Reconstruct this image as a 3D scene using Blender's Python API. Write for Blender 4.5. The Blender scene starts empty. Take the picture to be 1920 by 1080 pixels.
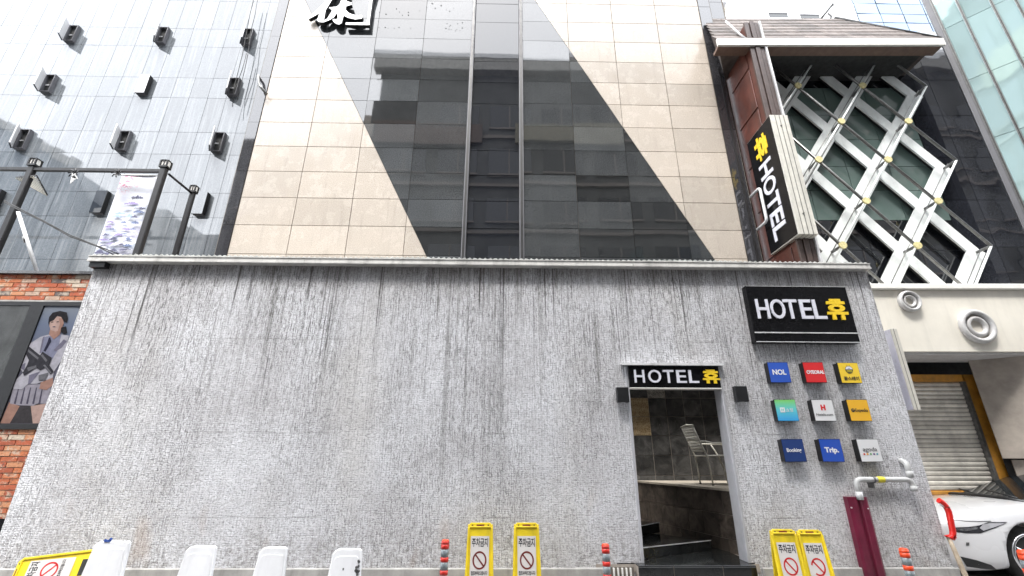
import bpy, bmesh, math, random
from mathutils import Vector, Matrix
from mathutils.bvhtree import BVHTree
random.seed(7)
R = math.radians
scene = bpy.context.scene
COL = scene.collection

# ------------------------------------------------------------------ camera, sky, sun, exposure
FPX = 845.6
cam_data = bpy.data.cameras.new("camera")
cam_data.sensor_width = 36.0
cam_data.lens = FPX / 1920 * 36.0
cam_data.clip_end = 500
cam_data.clip_start = 0.05
cam = bpy.data.objects.new("camera", cam_data)
COL.objects.link(cam)
CM = (Matrix.Translation((0, 0, 1.5)) @ Matrix.Rotation(R(-1.05), 4, 'Z')
      @ Matrix.Rotation(R(90 + 20.43), 4, 'X') @ Matrix.Rotation(R(0.17), 4, 'Z'))
cam.matrix_world = CM
scene.camera = cam

SUN_EL, SUN_AZ = R(62), R(200)       # azimuth from north (+Y) clockwise
world = bpy.data.worlds.new("World"); scene.world = world
world.use_nodes = True
wn, wl = world.node_tree.nodes, world.node_tree.links
wn.clear()
wo = wn.new("ShaderNodeOutputWorld"); bg = wn.new("ShaderNodeBackground")
sky = wn.new("ShaderNodeTexSky"); sky.sky_type = 'NISHITA'; sky.sun_disc = False
sky.sun_elevation = SUN_EL; sky.sun_rotation = SUN_AZ
sky.dust_density = 3.0; sky.air_density = 1.0
mixw = wn.new("ShaderNodeMix"); mixw.data_type = 'RGBA'
mixw.inputs[0].default_value = 0.86                     # overcast: an even layer of thin white cloud
mixw.inputs[7].default_value = (11.0, 11.3, 11.8, 1)
wl.new(sky.outputs[0], mixw.inputs[6]); wl.new(mixw.outputs[2], bg.inputs[0])
bg.inputs[1].default_value = 0.15
wl.new(bg.outputs[0], wo.inputs[0])
sd = bpy.data.lights.new("sun", 'SUN'); sd.energy = 1.6; sd.angle = R(18); sd.color = (1, .97, .93)
sun = bpy.data.objects.new("sun", sd); COL.objects.link(sun)
sdir = Vector((math.sin(SUN_AZ) * math.cos(SUN_EL), math.cos(SUN_AZ) * math.cos(SUN_EL), math.sin(SUN_EL)))
sun.rotation_euler = sdir.to_track_quat('Z', 'Y').to_euler()
vs = scene.view_settings
vs.view_transform = 'Standard'; vs.look = 'None'; vs.exposure = 2.0; vs.gamma = 1; vs.use_curve_mapping = False
scene.render.engine = 'CYCLES'
scene.cycles.max_bounces = 10

# ------------------------------------------------------------------ measuring helpers
def ray(px, py):
    d = CM.to_3x3() @ Vector(((px - 960) / FPX, (540 - py) / FPX, -1))
    return CM.translation.copy(), d.normalized()
class Basis:
    """a wall plane: o origin, r along the wall, u up, n towards the viewer"""
    def __init__(s, o, r, n, u=(0, 0, 1)):
        s.o, s.r, s.n, s.u = Vector(o), Vector(r).normalized(), Vector(n).normalized(), Vector(u).normalized()
    def pt(s, x, z, d=0.0): return s.o + s.r * x + s.u * z + s.n * d
    def hit(s, px, py, d=0.0):
        o, v = ray(px, py)
        t = (d - (o - s.o).dot(s.n)) / v.dot(s.n)
        p = o + v * t - s.o
        return p.dot(s.r), p.dot(s.u)
def FB(Y): return Basis((0, Y, 0), (1, 0, 0), (0, -1, 0))
def P(px, py, Y):
    x, z = FB(Y).hit(px, py); return Vector((x, Y, z))

# ------------------------------------------------------------------ object helpers
WLOC = {}
def finish(o, label=None, cat=None, group=None, kind=None):
    if label: o["label"] = label
    if cat: o["category"] = cat
    if group: o["group"] = group
    if kind: o["kind"] = kind
    return o
def thing(name, loc, label, cat, group=None):
    o = bpy.data.objects.new(name, None); COL.objects.link(o)
    o.location = loc; o.empty_display_size = .1
    WLOC[o] = Vector(loc)
    return finish(o, label, cat, group)
def link_mesh(name, me, mat, parent=None, loc=(0, 0, 0)):
    o = bpy.data.objects.new(name, me); COL.objects.link(o)
    if mat:
        for m in (mat if isinstance(mat, (list, tuple)) else [mat]): me.materials.append(m)
    loc = Vector(loc); WLOC[o] = loc
    if parent:
        o.parent = parent; o.location = loc - WLOC[parent]
    else: o.location = loc
    return o
class MB:
    """collects shapes in world coordinates, then links them as one mesh object"""
    def __init__(s): s.v = []; s.f = []; s.m = []; s.sm = []
    def add(s, vs, fs, mi=0, smooth=False):
        k = len(s.v); s.v += [Vector(v) for v in vs]
        for f in fs: s.f.append([i + k for i in f]); s.m.append(mi); s.sm.append(smooth)
        return s
    def box(s, x0, x1, y0, y1, z0, z1, mi=0):
        vs = [(x, y, z) for z in (z0, z1) for y in (y0, y1) for x in (x0, x1)]
        return s.add(vs, [(0, 2, 3, 1), (4, 5, 7, 6), (0, 1, 5, 4), (1, 3, 7, 5), (3, 2, 6, 7), (2, 0, 4, 6)], mi)
    def bbox(s, b, x0, x1, z0, z1, d0, d1, mi=0):
        return s.prism(b, [(x0, z0), (x1, z0), (x1, z1), (x0, z1)], d0, d1, mi)
    def prism(s, b, poly, d0, d1, mi=0, smooth=False):
        n = len(poly)
        vs = [b.pt(x, z, d1) for x, z in poly] + [b.pt(x, z, d0) for x, z in poly]
        fs = [list(range(n)), list(range(2 * n - 1, n - 1, -1))]
        s.add(vs, fs, mi)
        k = len(s.v) - 2 * n
        for i in range(n):
            j = (i + 1) % n
            s.f.append([k + i, k + n + i, k + n + j, k + j]); s.m.append(mi); s.sm.append(smooth)
        return s
    def tube(s, pts, r, seg=8, mi=0, cap=True):
        pts = [Vector(p) for p in pts]; n = len(pts)
        rs = r if isinstance(r, (list, tuple)) else [r] * n
        vs = []; ref = None
        for i, p in enumerate(pts):
            t = (pts[min(i + 1, n - 1)] - pts[max(i - 1, 0)]).normalized()
            if ref is None: ref = Vector((0, 0, 1)) if abs(t.z) < .9 else Vector((1, 0, 0))
            a = (ref - t * ref.dot(t)).normalized(); ref = a; bb = t.cross(a)
            for k in range(seg):
                an = 2 * math.pi * k / seg
                vs.append(p + (a * math.cos(an) + bb * math.sin(an)) * rs[i])
        fs = [(i * seg + k, i * seg + (k + 1) % seg, (i + 1) * seg + (k + 1) % seg, (i + 1) * seg + k)
              for i in range(n - 1) for k in range(seg)]
        s.add(vs, fs, mi, True)
        if cap:
            k = len(s.v) - len(vs)
            s.f.append([k + i for i in range(seg)][::-1]); s.m.append(mi); s.sm.append(False)
            s.f.append([k + (n - 1) * seg + i for i in range(seg)]); s.m.append(mi); s.sm.append(False)
        return s
    def ring(s, c, ax, r_out, r_in, t, seg=32, mi=0):
        """rounded ring (torus-like, rectangular section softened) around axis ax"""
        c = Vector(c); ax = Vector(ax).normalized()
        a = ax.orthogonal().normalized(); bb = ax.cross(a)
        rm = (r_out + r_in) / 2; w = (r_out - r_in) / 2
        sec = [(math.cos(q) * w, math.sin(q) * t) for q in [2 * math.pi * k / 10 for k in range(10)]]
        vs = []
        for i in range(seg):
            an = 2 * math.pi * i / seg; e = a * math.cos(an) + bb * math.sin(an)
            for (q, h) in sec: vs.append(c + e * (rm + q) + ax * h)
        m = len(sec)
        fs = [(i * m + k, ((i + 1) % seg) * m + k, ((i + 1) % seg) * m + (k + 1) % m, i * m + (k + 1) % m)
              for i in range(seg) for k in range(m)]
        return s.add(vs, fs, mi, True)
    def disc(s, c, ax, r, t, seg=20, mi=0):
        ax = Vector(ax).normalized()
        return s.tube([Vector(c) - ax * t / 2, Vector(c) + ax * t / 2], r, seg, mi)
    def build(s, name, mat, parent=None, label=None, cat=None, group=None, kind=None, bevel=0, loc=None):
        xs = [v.x for v in s.v]; ys = [v.y for v in s.v]; zs = [v.z for v in s.v]
        c = Vector(loc) if loc is not None else Vector(((min(xs) + max(xs)) / 2, (min(ys) + max(ys)) / 2, (min(zs) + max(zs)) / 2 if parent else min(zs)))
        me = bpy.data.meshes.new(name)
        me.from_pydata([v - c for v in s.v], [], s.f)
        for p, mi, sm in zip(me.polygons, s.m, s.sm): p.material_index = mi; p.use_smooth = sm
        bm = bmesh.new(); bm.from_mesh(me)
        bmesh.ops.recalc_face_normals(bm, faces=bm.faces)
        if bevel:
            ed = [e for e in bm.edges if len(e.link_faces) == 2 and e.calc_face_angle(0) > .6]
            bmesh.ops.bevel(bm, geom=ed, offset=bevel, segments=1, affect='EDGES', clamp_overlap=True)
        bm.to_mesh(me); bm.free()
        o = link_mesh(name, me, mat, parent, c)
        return finish(o, label, cat, group, kind)
def copy_tree(o, loc, label=None, rotz=None):
    """a copy of a thing with copies of its parts and their sub-parts"""
    r = o.copy(); COL.objects.link(r); r.location = loc; WLOC[r] = Vector(loc)
    if label: r["label"] = label
    if rotz is not None: r.rotation_euler[2] = rotz
    for ch in list(o.children):
        if ch.name not in ORIG: continue
        c = ch.copy(); COL.objects.link(c); c.parent = r
        for g in ch.children:
            d = g.copy(); COL.objects.link(d); d.parent = c
    return r
ORIG = set()
def remember(o):
    for c in o.children: ORIG.add(c.name)

def clip(poly, a, b, keep_left):
    """clip a polygon by the line a-b"""
    out = []; n = len(poly)
    def side(p):
        v = (b[0] - a[0]) * (p[1] - a[1]) - (b[1] - a[1]) * (p[0] - a[0])
        return v if keep_left else -v
    for i in range(n):
        p, q = poly[i], poly[(i + 1) % n]; sp, sq = side(p), side(q)
        if sp >= 0: out.append(p)
        if (sp > 0 > sq) or (sp < 0 < sq):
            t = sp / (sp - sq); out.append((p[0] + (q[0] - p[0]) * t, p[1] + (q[1] - p[1]) * t))
    return out
def area(poly):
    return abs(sum(poly[i][0] * poly[(i + 1) % len(poly)][1] - poly[(i + 1) % len(poly)][0] * poly[i][1] for i in range(len(poly)))) / 2 if len(poly) > 2 else 0

# ------------------------------------------------------------------ material helpers
def newmat(name):
    m = bpy.data.materials.new(name); m.use_nodes = True
    return m, m.node_tree.nodes, m.node_tree.links, m.node_tree.nodes["Principled BSDF"]
def N(nt, kind, **kw):
    n = nt.new(kind)
    for k, v in kw.items(): setattr(n, k, v)
    return n
def mathn(ns, ls, op, a, b=None, clampv=False):
    n = ns.new("ShaderNodeMath"); n.operation = op; n.use_clamp = clampv
    for i, x in enumerate((a, b)):
        if x is None: continue
        if isinstance(x, (int, float)): n.inputs[i].default_value = x
        else: ls.new(x, n.inputs[i])
    return n.outputs[0]
def mixc(ns, ls, fac, a, b, mode='MIX'):
    n = ns.new("ShaderNodeMix"); n.data_type = 'RGBA'; n.blend_type = mode
    for i, x in ((0, fac), (6, a), (7, b)):
        if isinstance(x, (int, float)): n.inputs[i].default_value = x
        elif isinstance(x, tuple): n.inputs[i].default_value = (*x[:3], 1)
        else: ls.new(x, n.inputs[i])
    return n.outputs[2]
def ramp(ns, ls, fac, a, b, lo=0.0, hi=1.0):
    n = ns.new("ShaderNodeMapRange"); n.clamp = True
    ls.new(fac, n.inputs[0]); n.inputs[1].default_value = a; n.inputs[2].default_value = b
    n.inputs[3].default_value = lo; n.inputs[4].default_value = hi
    return n.outputs[0]
def coords(ns, ls, scale=(1, 1, 1), kind='Object'):
    tc = ns.new("ShaderNodeTexCoord"); mp = ns.new("ShaderNodeMapping")
    ls.new(tc.outputs[kind], mp.inputs[0]); mp.inputs[3].default_value = scale
    return mp.outputs[0]
def worldpos(ns, ls, scale=(1, 1, 1)):
    g = ns.new("ShaderNodeNewGeometry"); mp = ns.new("ShaderNodeMapping")
    ls.new(g.outputs['Position'], mp.inputs[0]); mp.inputs[3].default_value = scale
    return mp.outputs[0]
def noise(ns, ls, vec, scale, detail=3, rough=.5, dist=0):
    n = ns.new("ShaderNodeTexNoise"); n.inputs['Scale'].default_value = scale
    n.inputs['Detail'].default_value = detail; n.inputs['Roughness'].default_value = rough
    n.inputs['Distortion'].default_value = dist
    ls.new(vec, n.inputs['Vector']); return n.outputs[0]
def bump(ns, ls, bs, h, strength=.3, dist=.01, prev=None):
    n = ns.new("ShaderNodeBump"); n.inputs['Strength'].default_value = strength; n.inputs['Distance'].default_value = dist
    ls.new(h, n.inputs['Height'])
    if prev: ls.new(prev, n.inputs['Normal'])
    ls.new(n.outputs[0], bs.inputs['Normal']); return n.outputs[0]
def mat(name, col, rough=.5, metal=0, var=.12, scale=8, bumpk=0.0, spec=.5, ior=1.5, dirt=0.0, objvar=0.0, coat=0, wave=0.0):
    """plain surface with procedural mottling, optional dirt streaks and object-to-object variation"""
    m, ns, ls, bs = newmat(name)
    v = worldpos(ns, ls)
    n1 = noise(ns, ls, v, scale, 4, .6)
    f = ramp(ns, ls, n1, .3, .7, 1 - var, 1 + var)
    c = mixc(ns, ls, 1.0, (*col, 1), (1, 1, 1), 'MULTIPLY')
    vm = ns.new("ShaderNodeVectorMath"); vm.operation = 'SCALE'; ls.new(c, vm.inputs[0]); ls.new(f, vm.inputs[3])
    c = vm.outputs[0]
    if objvar:
        oi = ns.new("ShaderNodeObjectInfo"); q = ramp(ns, ls, oi.outputs['Random'], 0, 1, 1 - objvar, 1 + objvar)
        vm = ns.new("ShaderNodeVectorMath"); vm.operation = 'SCALE'; ls.new(c, vm.inputs[0]); ls.new(q, vm.inputs[3]); c = vm.outputs[0]
    if dirt:
        v2 = worldpos(ns, ls, (5, 5, .5)); n2 = noise(ns, ls, v2, 1.5, 6, .65)
        c = mixc(ns, ls, mathn(ns, ls, 'MULTIPLY', ramp(ns, ls, n2, .5, .8), dirt), c, (.05, .045, .04))
    ls.new(c, bs.inputs['Base Color'])
    rr = ramp(ns, ls, noise(ns, ls, v, scale * 1.7, 3), .3, .7, max(rough * .8, 0), min(rough * 1.2, 1))
    ls.new(rr, bs.inputs['Roughness'])
    bs.inputs['Metallic'].default_value = metal; bs.inputs['IOR'].default_value = ior
    bs.inputs['Specular IOR Level'].default_value = spec; bs.inputs['Coat Weight'].default_value = coat
    bs.inputs['Coat Roughness'].default_value = .04
    pv = None
    if wave:
        pv = bump(ns, ls, bs, noise(ns, ls, v, 1.3, 1), 1.0, wave)
    if bumpk: bump(ns, ls, bs, noise(ns, ls, v, scale * 8, 3), bumpk, .004, pv)
    return m

# ------------------------------------------------------------------ materials
M = {}
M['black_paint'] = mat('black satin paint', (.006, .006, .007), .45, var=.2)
M['black_gloss'] = mat('black sign face', (.006, .006, .007), .2, var=.2, spec=.5, ior=1.3)
M['letter_white'] = mat('white acrylic letters', (.68, .68, .74), .3, var=.05)
M['letter_yellow'] = mat('yellow acrylic letters', (.85, .58, .03), .3, var=.05)
M['white_metal'] = mat('white painted metal', (.62, .62, .62), .4, var=.12, dirt=.5, scale=3)
M['fascia'] = mat('weathered white fascia metal', (.60, .585, .555), .5, var=.15, dirt=.55, scale=4)
M['frame_grey'] = mat('pale grey door frame', (.42, .42, .44), .4, var=.1, dirt=.3)
M['mullion'] = mat('aluminium mullion', (.10, .10, .11), .55, metal=0, var=.1, scale=2)
M['dark_backing'] = mat('dark joint backing', (.03, .03, .03), .8)
M['cream_joint'] = mat('pale joint mortar', (.16, .14, .12), .9)
M['plinth'] = mat('concrete plinth', (.36, .35, .33), .85, var=.25, bumpk=.5, dirt=.5, scale=5)
M['asphalt'] = mat('asphalt', (.05, .05, .052), .9, var=.3, bumpk=.8, scale=14)
M['pavement'] = mat('concrete pavement', (.25, .245, .24), .85, var=.25, bumpk=.5, scale=6)
M['rod'] = mat('galvanised steel rod', (.16, .16, .155), .35, metal=.6, var=.3, scale=20)
M['disc'] = mat('yellowed cap', (.62, .55, .28), .5, var=.25, scale=30)
M['bandwhite'] = mat('white lattice band', (.78, .81, .80), .2, var=.12, scale=3, dirt=.2, spec=.6)
M['brownmetal'] = mat('brown painted steel', (.10, .032, .022), .35, var=.4, scale=3, dirt=.7, wave=.001)
M['brownfront'] = mat('grey brown steel trim', (.075, .052, .046), .35, var=.3, dirt=.3)
M['cream'] = mat('cream stone cladding', (.76, .72, .63), .55, var=.06, scale=2, dirt=.10)
M['creamwhite'] = mat('cream white cap', (.80, .78, .73), .5, var=.06)
M['ringwhite'] = mat('pale grey plaster ring', (.50, .49, .48), .6, var=.12, scale=10)
M['signside'] = mat('cream sign casing', (.58, .56, .50), .45, var=.1, dirt=.35)
M['soffit'] = mat('brown soffit', (.17, .11, .085), .6, var=.15)
M['shingle'] = mat('brown roof shingle', (.105, .088, .08), .9, var=.3, bumpk=.6, objvar=.35)
M['whiterender'] = mat('white rendered wall', (.60, .60, .59), .7, var=.03)
M['orange_frame'] = mat('ochre painted frame', (.50, .23, .03), .5, var=.25, dirt=.4)
M['slat'] = mat('galvanised shutter slat', (.70, .665, .60), .42, metal=.15, var=.22, scale=5, objvar=.22)
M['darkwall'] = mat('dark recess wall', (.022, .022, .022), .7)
M['board'] = mat('grey brown board', (.38, .335, .29), .6, var=.22, scale=4, bumpk=.2)
M['pipe'] = mat('grey pvc pipe', (.48, .48, .47), .4, var=.12)
M['maroon'] = mat('maroon painted steel', (.13, .008, .03), .38, var=.35, scale=4, wave=.0015)
M['tape_yellow'] = mat('yellow tape', (.7, .6, .03), .5)
M['orange'] = mat('orange plastic', (.80, .07, .015), .4, var=.1)
M['redband'] = mat('red plastic', (.55, .02, .01), .4, var=.1)
M['greyband'] = mat('grey reflective sheeting', (.20, .23, .24), .3, var=.25, scale=40)
M['yellow'] = mat('yellow plastic', (.80, .60, .02), .42, var=.14, dirt=.4, scale=5, objvar=.08)
M['paper'] = mat('white label sheet', (.66, .63, .60), .5, var=.03)
M['ink'] = mat('black ink', (.02, .02, .025), .5)
M['redink'] = mat('red ink', (.55, .02, .02), .5)
M['maroonink'] = mat('dark red ink', (.16, .02, .015), .5)
M['white_plastic'] = mat('white plastic', (.80, .80, .81), .4, var=.06, dirt=.14, scale=4)
M['blue_ink'] = mat('blue marker', (.03, .08, .3), .5)
M['chair'] = mat('cream cast aluminium', (.50, .48, .42), .35, var=.1)
M['floortile'] = mat('black polished floor tile', (.014, .015, .015), .12, var=.3, objvar=.3, scale=6, bumpk=.05)
M['grout'] = mat('pale grout', (.34, .30, .26), .8)
M['ledge'] = mat('cream terrazzo ledge', (.42, .37, .30), .6, var=.2, scale=10)
M['postblack'] = mat('black post paint', (.010, .009, .010), .5, var=.3)
M['creamshade'] = mat('cream louvre', (.65, .62, .52), .5)
M['cable'] = mat('black cable', (.015, .015, .015), .6)
M['wood'] = mat('weathered wood', (.36, .29, .21), .7, var=.3, scale=10)
M['redtube'] = mat('red plastic coating', (.62, .015, .010), .35, var=.1)
M['carwhite'] = mat('white car paint', (.74, .74, .745), .28, var=.015, coat=1.0, scale=.7)
M['carblack'] = mat('black car plastic', (.015, .015, .016), .4)
M['carglass'] = mat('dark car glass', (.015, .018, .02), .05, var=.1, spec=.8, ior=1.6)
M['headlamp'] = mat('smoked headlamp', (.03, .03, .035), .08, spec=.8)
M['chrome'] = mat('chrome', (.7, .7, .72), .12, metal=1)
M['tyre'] = mat('tyre rubber', (.02, .02, .02), .85)

def granite(name, base, speck, specks=.5, rough=.03, ior=1.5, objvar=.1, light=0, wave=.0008, streak=None):
    m, ns, ls, bs = newmat(name)
    v = worldpos(ns, ls)
    n = noise(ns, ls, v, 55, 5, .8)
    c = mixc(ns, ls, ramp(ns, ls, n, .42, .66), base, speck)
    n2 = noise(ns, ls, v, 1.2, 3); c = mixc(ns, ls, ramp(ns, ls, n2, .35, .7, 0, .35), c, tuple(x * .72 for x in base))
    # rusty weather streaks
    st = noise(ns, ls, worldpos(ns, ls, (7, 7, .7)), 1.3, 5, .6)
    c = mixc(ns, ls, ramp(ns, ls, st, .56, .8, 0, .35), c, tuple(x * .6 for x in speck))
    if streak:       # dried water runs
        s2 = noise(ns, ls, worldpos(ns, ls, (16, 1, .9)), 1.0, 5, .65)
        c = mixc(ns, ls, ramp(ns, ls, s2, .50, .72, 0, .38), c, streak)
    oi = ns.new("ShaderNodeObjectInfo"); q = ramp(ns, ls, oi.outputs['Random'], 0, 1, 1 - objvar, 1 + objvar)
    vm = ns.new("ShaderNodeVectorMath"); vm.operation = 'SCALE'; ls.new(c, vm.inputs[0]); ls.new(q, vm.inputs[3])
    ls.new(vm.outputs[0], bs.inputs['Base Color'])
    rr = ramp(ns, ls, noise(ns, ls, v, 3, 4, .7), .35, .75, rough * .5, rough * 2)
    ls.new(rr, bs.inputs['Roughness']); bs.inputs['IOR'].default_value = ior
    if wave:
        bump(ns, ls, bs, noise(ns, ls, v, 1.6, 1), 1.0, wave)
    return m
M['granite_beige'] = granite('beige flamed granite', (.53, .48, .42), (.29, .235, .185), rough=.22, ior=1.5, objvar=.12)
M['granite_dark'] = granite('polished dark granite', (.020, .022, .024), (.065, .068, .068), rough=.03, ior=1.82, objvar=.75)
M['granite_strip'] = granite('polished charcoal granite strip', (.03, .03, .034), (.06, .06, .064), rough=.03, ior=1.8, objvar=.2)
M['tile_grey'] = granite('grey glazed facade tile', (.095, .108, .12), (.17, .18, .19), rough=.035, ior=1.74, objvar=.16, wave=.0014, streak=(.33, .345, .36))
M['stone_black'] = granite('black polished stone', (.010, .011, .014), (.028, .03, .038), rough=.025, ior=1.45, objvar=.3, wave=.006)
def glass(name, col, metal=.0, rough=.02, wave=.003, ior=1.6, scale=1.1):
    m, ns, ls, bs = newmat(name)
    v = worldpos(ns, ls)
    oi = ns.new("ShaderNodeObjectInfo"); q = ramp(ns, ls, oi.outputs['Random'], 0, 1, .88, 1.12)
    vm = ns.new("ShaderNodeVectorMath"); vm.operation = 'SCALE'; vm.inputs[0].default_value = col; ls.new(q, vm.inputs[3])
    ls.new(vm.outputs[0], bs.inputs['Base Color'])
    bs.inputs['Metallic'].default_value = metal; bs.inputs['Roughness'].default_value = rough; bs.inputs['IOR'].default_value = ior
    bump(ns, ls, bs, noise(ns, ls, v, scale, 2), 1.0, wave)
    return m
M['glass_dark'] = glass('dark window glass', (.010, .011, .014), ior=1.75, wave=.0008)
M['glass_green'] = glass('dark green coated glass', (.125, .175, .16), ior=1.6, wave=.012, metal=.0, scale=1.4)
M['glass_cyan'] = glass('pale cyan mirror glass', (.46, .62, .62), metal=.55, wave=.010, scale=.9, rough=.04)
M['glass_blue'] = glass('blue grey mirror glass', (.13, .17, .23), metal=.75, wave=.006)
M['glass_shop'] = glass('dark shop glass', (.018, .02, .02), ior=1.5, wave=.001)

def plaster():
    m, ns, ls, bs = newmat('combed grey plaster')
    def nz(sc, s=1.0, d=2, r=.5, dist=0): return noise(ns, ls, worldpos(ns, ls, sc), s, d, r, dist)
    g = ns.new("ShaderNodeNewGeometry"); sep = ns.new("ShaderNodeSeparateXYZ"); ls.new(g.outputs['Position'], sep.inputs[0])
    X, Z = sep.outputs[0], sep.outputs[2]
    top = ramp(ns, ls, Z, 1.2, 4.1)                       # 0 low, 1 under the eaves
    grime = ramp(ns, ls, nz((.8, 1, .25), 1.6, 4, .6), .40, .60)      # broad dirty zones
    c = mixc(ns, ls, ramp(ns, ls, nz((1, 1, 1), 1.1, 4, .6), .35, .65), (.80, .80, .825), (.65, .64, .655))
    warm = ramp(ns, ls, nz((1, 1, .5), .9, 3), .5, .7, 0, .35)
    c = mixc(ns, ls, warm, c, (.60, .57, .52))
    # combed vertical ribs and horizontal tool dashes
    ribs = nz((75, 1, 9), 1, 2, .6); dash = nz((22, 1, 85), 1, 2, .6); pits = nz((60, 60, 60), 1, 3, .7)
    rb = ramp(ns, ls, ribs, .50, .64); db = ramp(ns, ls, dash, .54, .64); pb = ramp(ns, ls, pits, .555, .62)
    # the comb leaves a woven grid: ribs about 3.5 cm apart crossed by finer dashes
    wx = mathn(ns, ls, 'SINE', mathn(ns, ls, 'ADD', mathn(ns, ls, 'MULTIPLY', X, 178.0), mathn(ns, ls, 'MULTIPLY', nz((3, 1, 1.2), 1, 2), 14.0)))
    wz = mathn(ns, ls, 'SINE', mathn(ns, ls, 'ADD', mathn(ns, ls, 'MULTIPLY', Z, 250.0), mathn(ns, ls, 'MULTIPLY', nz((2.2, 1, 3), 1, 2), 14.0)))
    weave = mathn(ns, ls, 'MULTIPLY', mathn(ns, ls, 'ADD', ramp(ns, ls, wx, .1, .9), ramp(ns, ls, wz, .2, .95)), ramp(ns, ls, nz((26, 1, 30), 1, 2, .6), .42, .58))
    c = mixc(ns, ls, mathn(ns, ls, 'MULTIPLY', weave, .20, True), c, (.13, .127, .125))
    amt_r = mathn(ns, ls, 'ADD', mathn(ns, ls, 'MULTIPLY', top, .35), mathn(ns, ls, 'MULTIPLY', grime, .35))
    c = mixc(ns, ls, mathn(ns, ls, 'MULTIPLY', rb, mathn(ns, ls, 'ADD', amt_r, .10), True), c, (.085, .08, .075))
    c = mixc(ns, ls, mathn(ns, ls, 'MULTIPLY', db, .34), c, (.10, .097, .095))
    c = mixc(ns, ls, mathn(ns, ls, 'MULTIPLY', pb, mathn(ns, ls, 'ADD', mathn(ns, ls, 'MULTIPLY', grime, .35), .36), True), c, (.05, .048, .045))
    # long water streaks from the eaves
    s1 = ramp(ns, ls, nz((11, 1, .2), 1, 5, .65), .52, .66)
    s2 = ramp(ns, ls, nz((34, 1, .22), 1, 3, .6), .55, .70)
    s3 = ramp(ns, ls, nz((24, 1, .14), 1, 3, .6), .60, .66)
    zone = mathn(ns, ls, 'MULTIPLY', ramp(ns, ls, X, -5.6, -3.2, .25, 1), ramp(ns, ls, X, 2.6, 4.2, 1, .3))
    gm = mathn(ns, ls, 'MULTIPLY', mathn(ns, ls, 'MULTIPLY', grime, zone), ramp(ns, ls, Z, .6, 3.2))
    c = mixc(ns, ls, mathn(ns, ls, 'MULTIPLY', s1, mathn(ns, ls, 'MULTIPLY', gm, .68)), c, (.11, .105, .09))
    c = mixc(ns, ls, mathn(ns, ls, 'MULTIPLY', s2, mathn(ns, ls, 'MULTIPLY', mathn(ns, ls, 'ADD', top, .15), .50), True), c, (.10, .095, .088))
    c = mixc(ns, ls, mathn(ns, ls, 'MULTIPLY', s3, ramp(ns, ls, mathn(ns, ls, 'ADD', Z, ramp(ns, ls, nz((3, 1, 1), 1, 2), .3, .7, -.9, .9)), 2.7, 3.5, 0, .8)), c, (.035, .03, .026))
    # drip line right under the fascia
    e = ramp(ns, ls, mathn(ns, ls, 'ADD', Z, ramp(ns, ls, nz((14, 1, 1), 1, 3), .3, .7, -.22, .12)), 3.75, 4.1, 0, .5)
    c = mixc(ns, ls, e, c, (.13, .11, .095))
    # splash dirt low down
    lo = ramp(ns, ls, mathn(ns, ls, 'ADD', Z, ramp(ns, ls, nz((3, 1, 3), 1, 4), .3, .7, -.3, .3)), .25, .85, .42, 0)
    c = mixc(ns, ls, mathn(ns, ls, 'MULTIPLY', lo, ramp(ns, ls, nz((18, 1, 18), 1, 3, .7), .45, .6)), c, (.13, .11, .09))
    rust = mathn(ns, ls, 'MULTIPLY', ramp(ns, ls, nz((2, 1, .9), 1, 2), .66, .76, 0, .25), ramp(ns, ls, Z, .6, 1.4, 1, 0))
    c = mixc(ns, ls, rust, c, (.40, .24, .12))
    # trowel joints every 0.9 m, broken up by noise
    br = nz((1.2, 1, 40), 1, 3, .6)
    for zj in (0.79, 1.78, 3.02):
        d = mathn(ns, ls, 'ABSOLUTE', mathn(ns, ls, 'SUBTRACT', mathn(ns, ls, 'ADD', Z, ramp(ns, ls, nz((2, 1, 0), 1, 3), .3, .7, -.012, .012)), zj))
        j = mathn(ns, ls, 'MULTIPLY', ramp(ns, ls, d, .004, .012, 1, 0), ramp(ns, ls, nz((.9, 1, .01), 1, 3), .5, .66, 0, .5))
        c = mixc(ns, ls, j, c, (.10, .095, .09))
    ls.new(c, bs.inputs['Base Color']); bs.inputs['Roughness'].default_value = .85
    bs.inputs['Specular IOR Level'].default_value = .3
    h = mathn(ns, ls, 'ADD', mathn(ns, ls, 'ADD', mathn(ns, ls, 'MULTIPLY', rb, -.5), mathn(ns, ls, 'MULTIPLY', db, -.5)), mathn(ns, ls, 'MULTIPLY', pb, -1.0))
    h = mathn(ns, ls, 'ADD', h, mathn(ns, ls, 'MULTIPLY', weave, -.4))
    bump(ns, ls, bs, h, .8, .008)
    return m
M['plaster'] = plaster()

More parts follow.
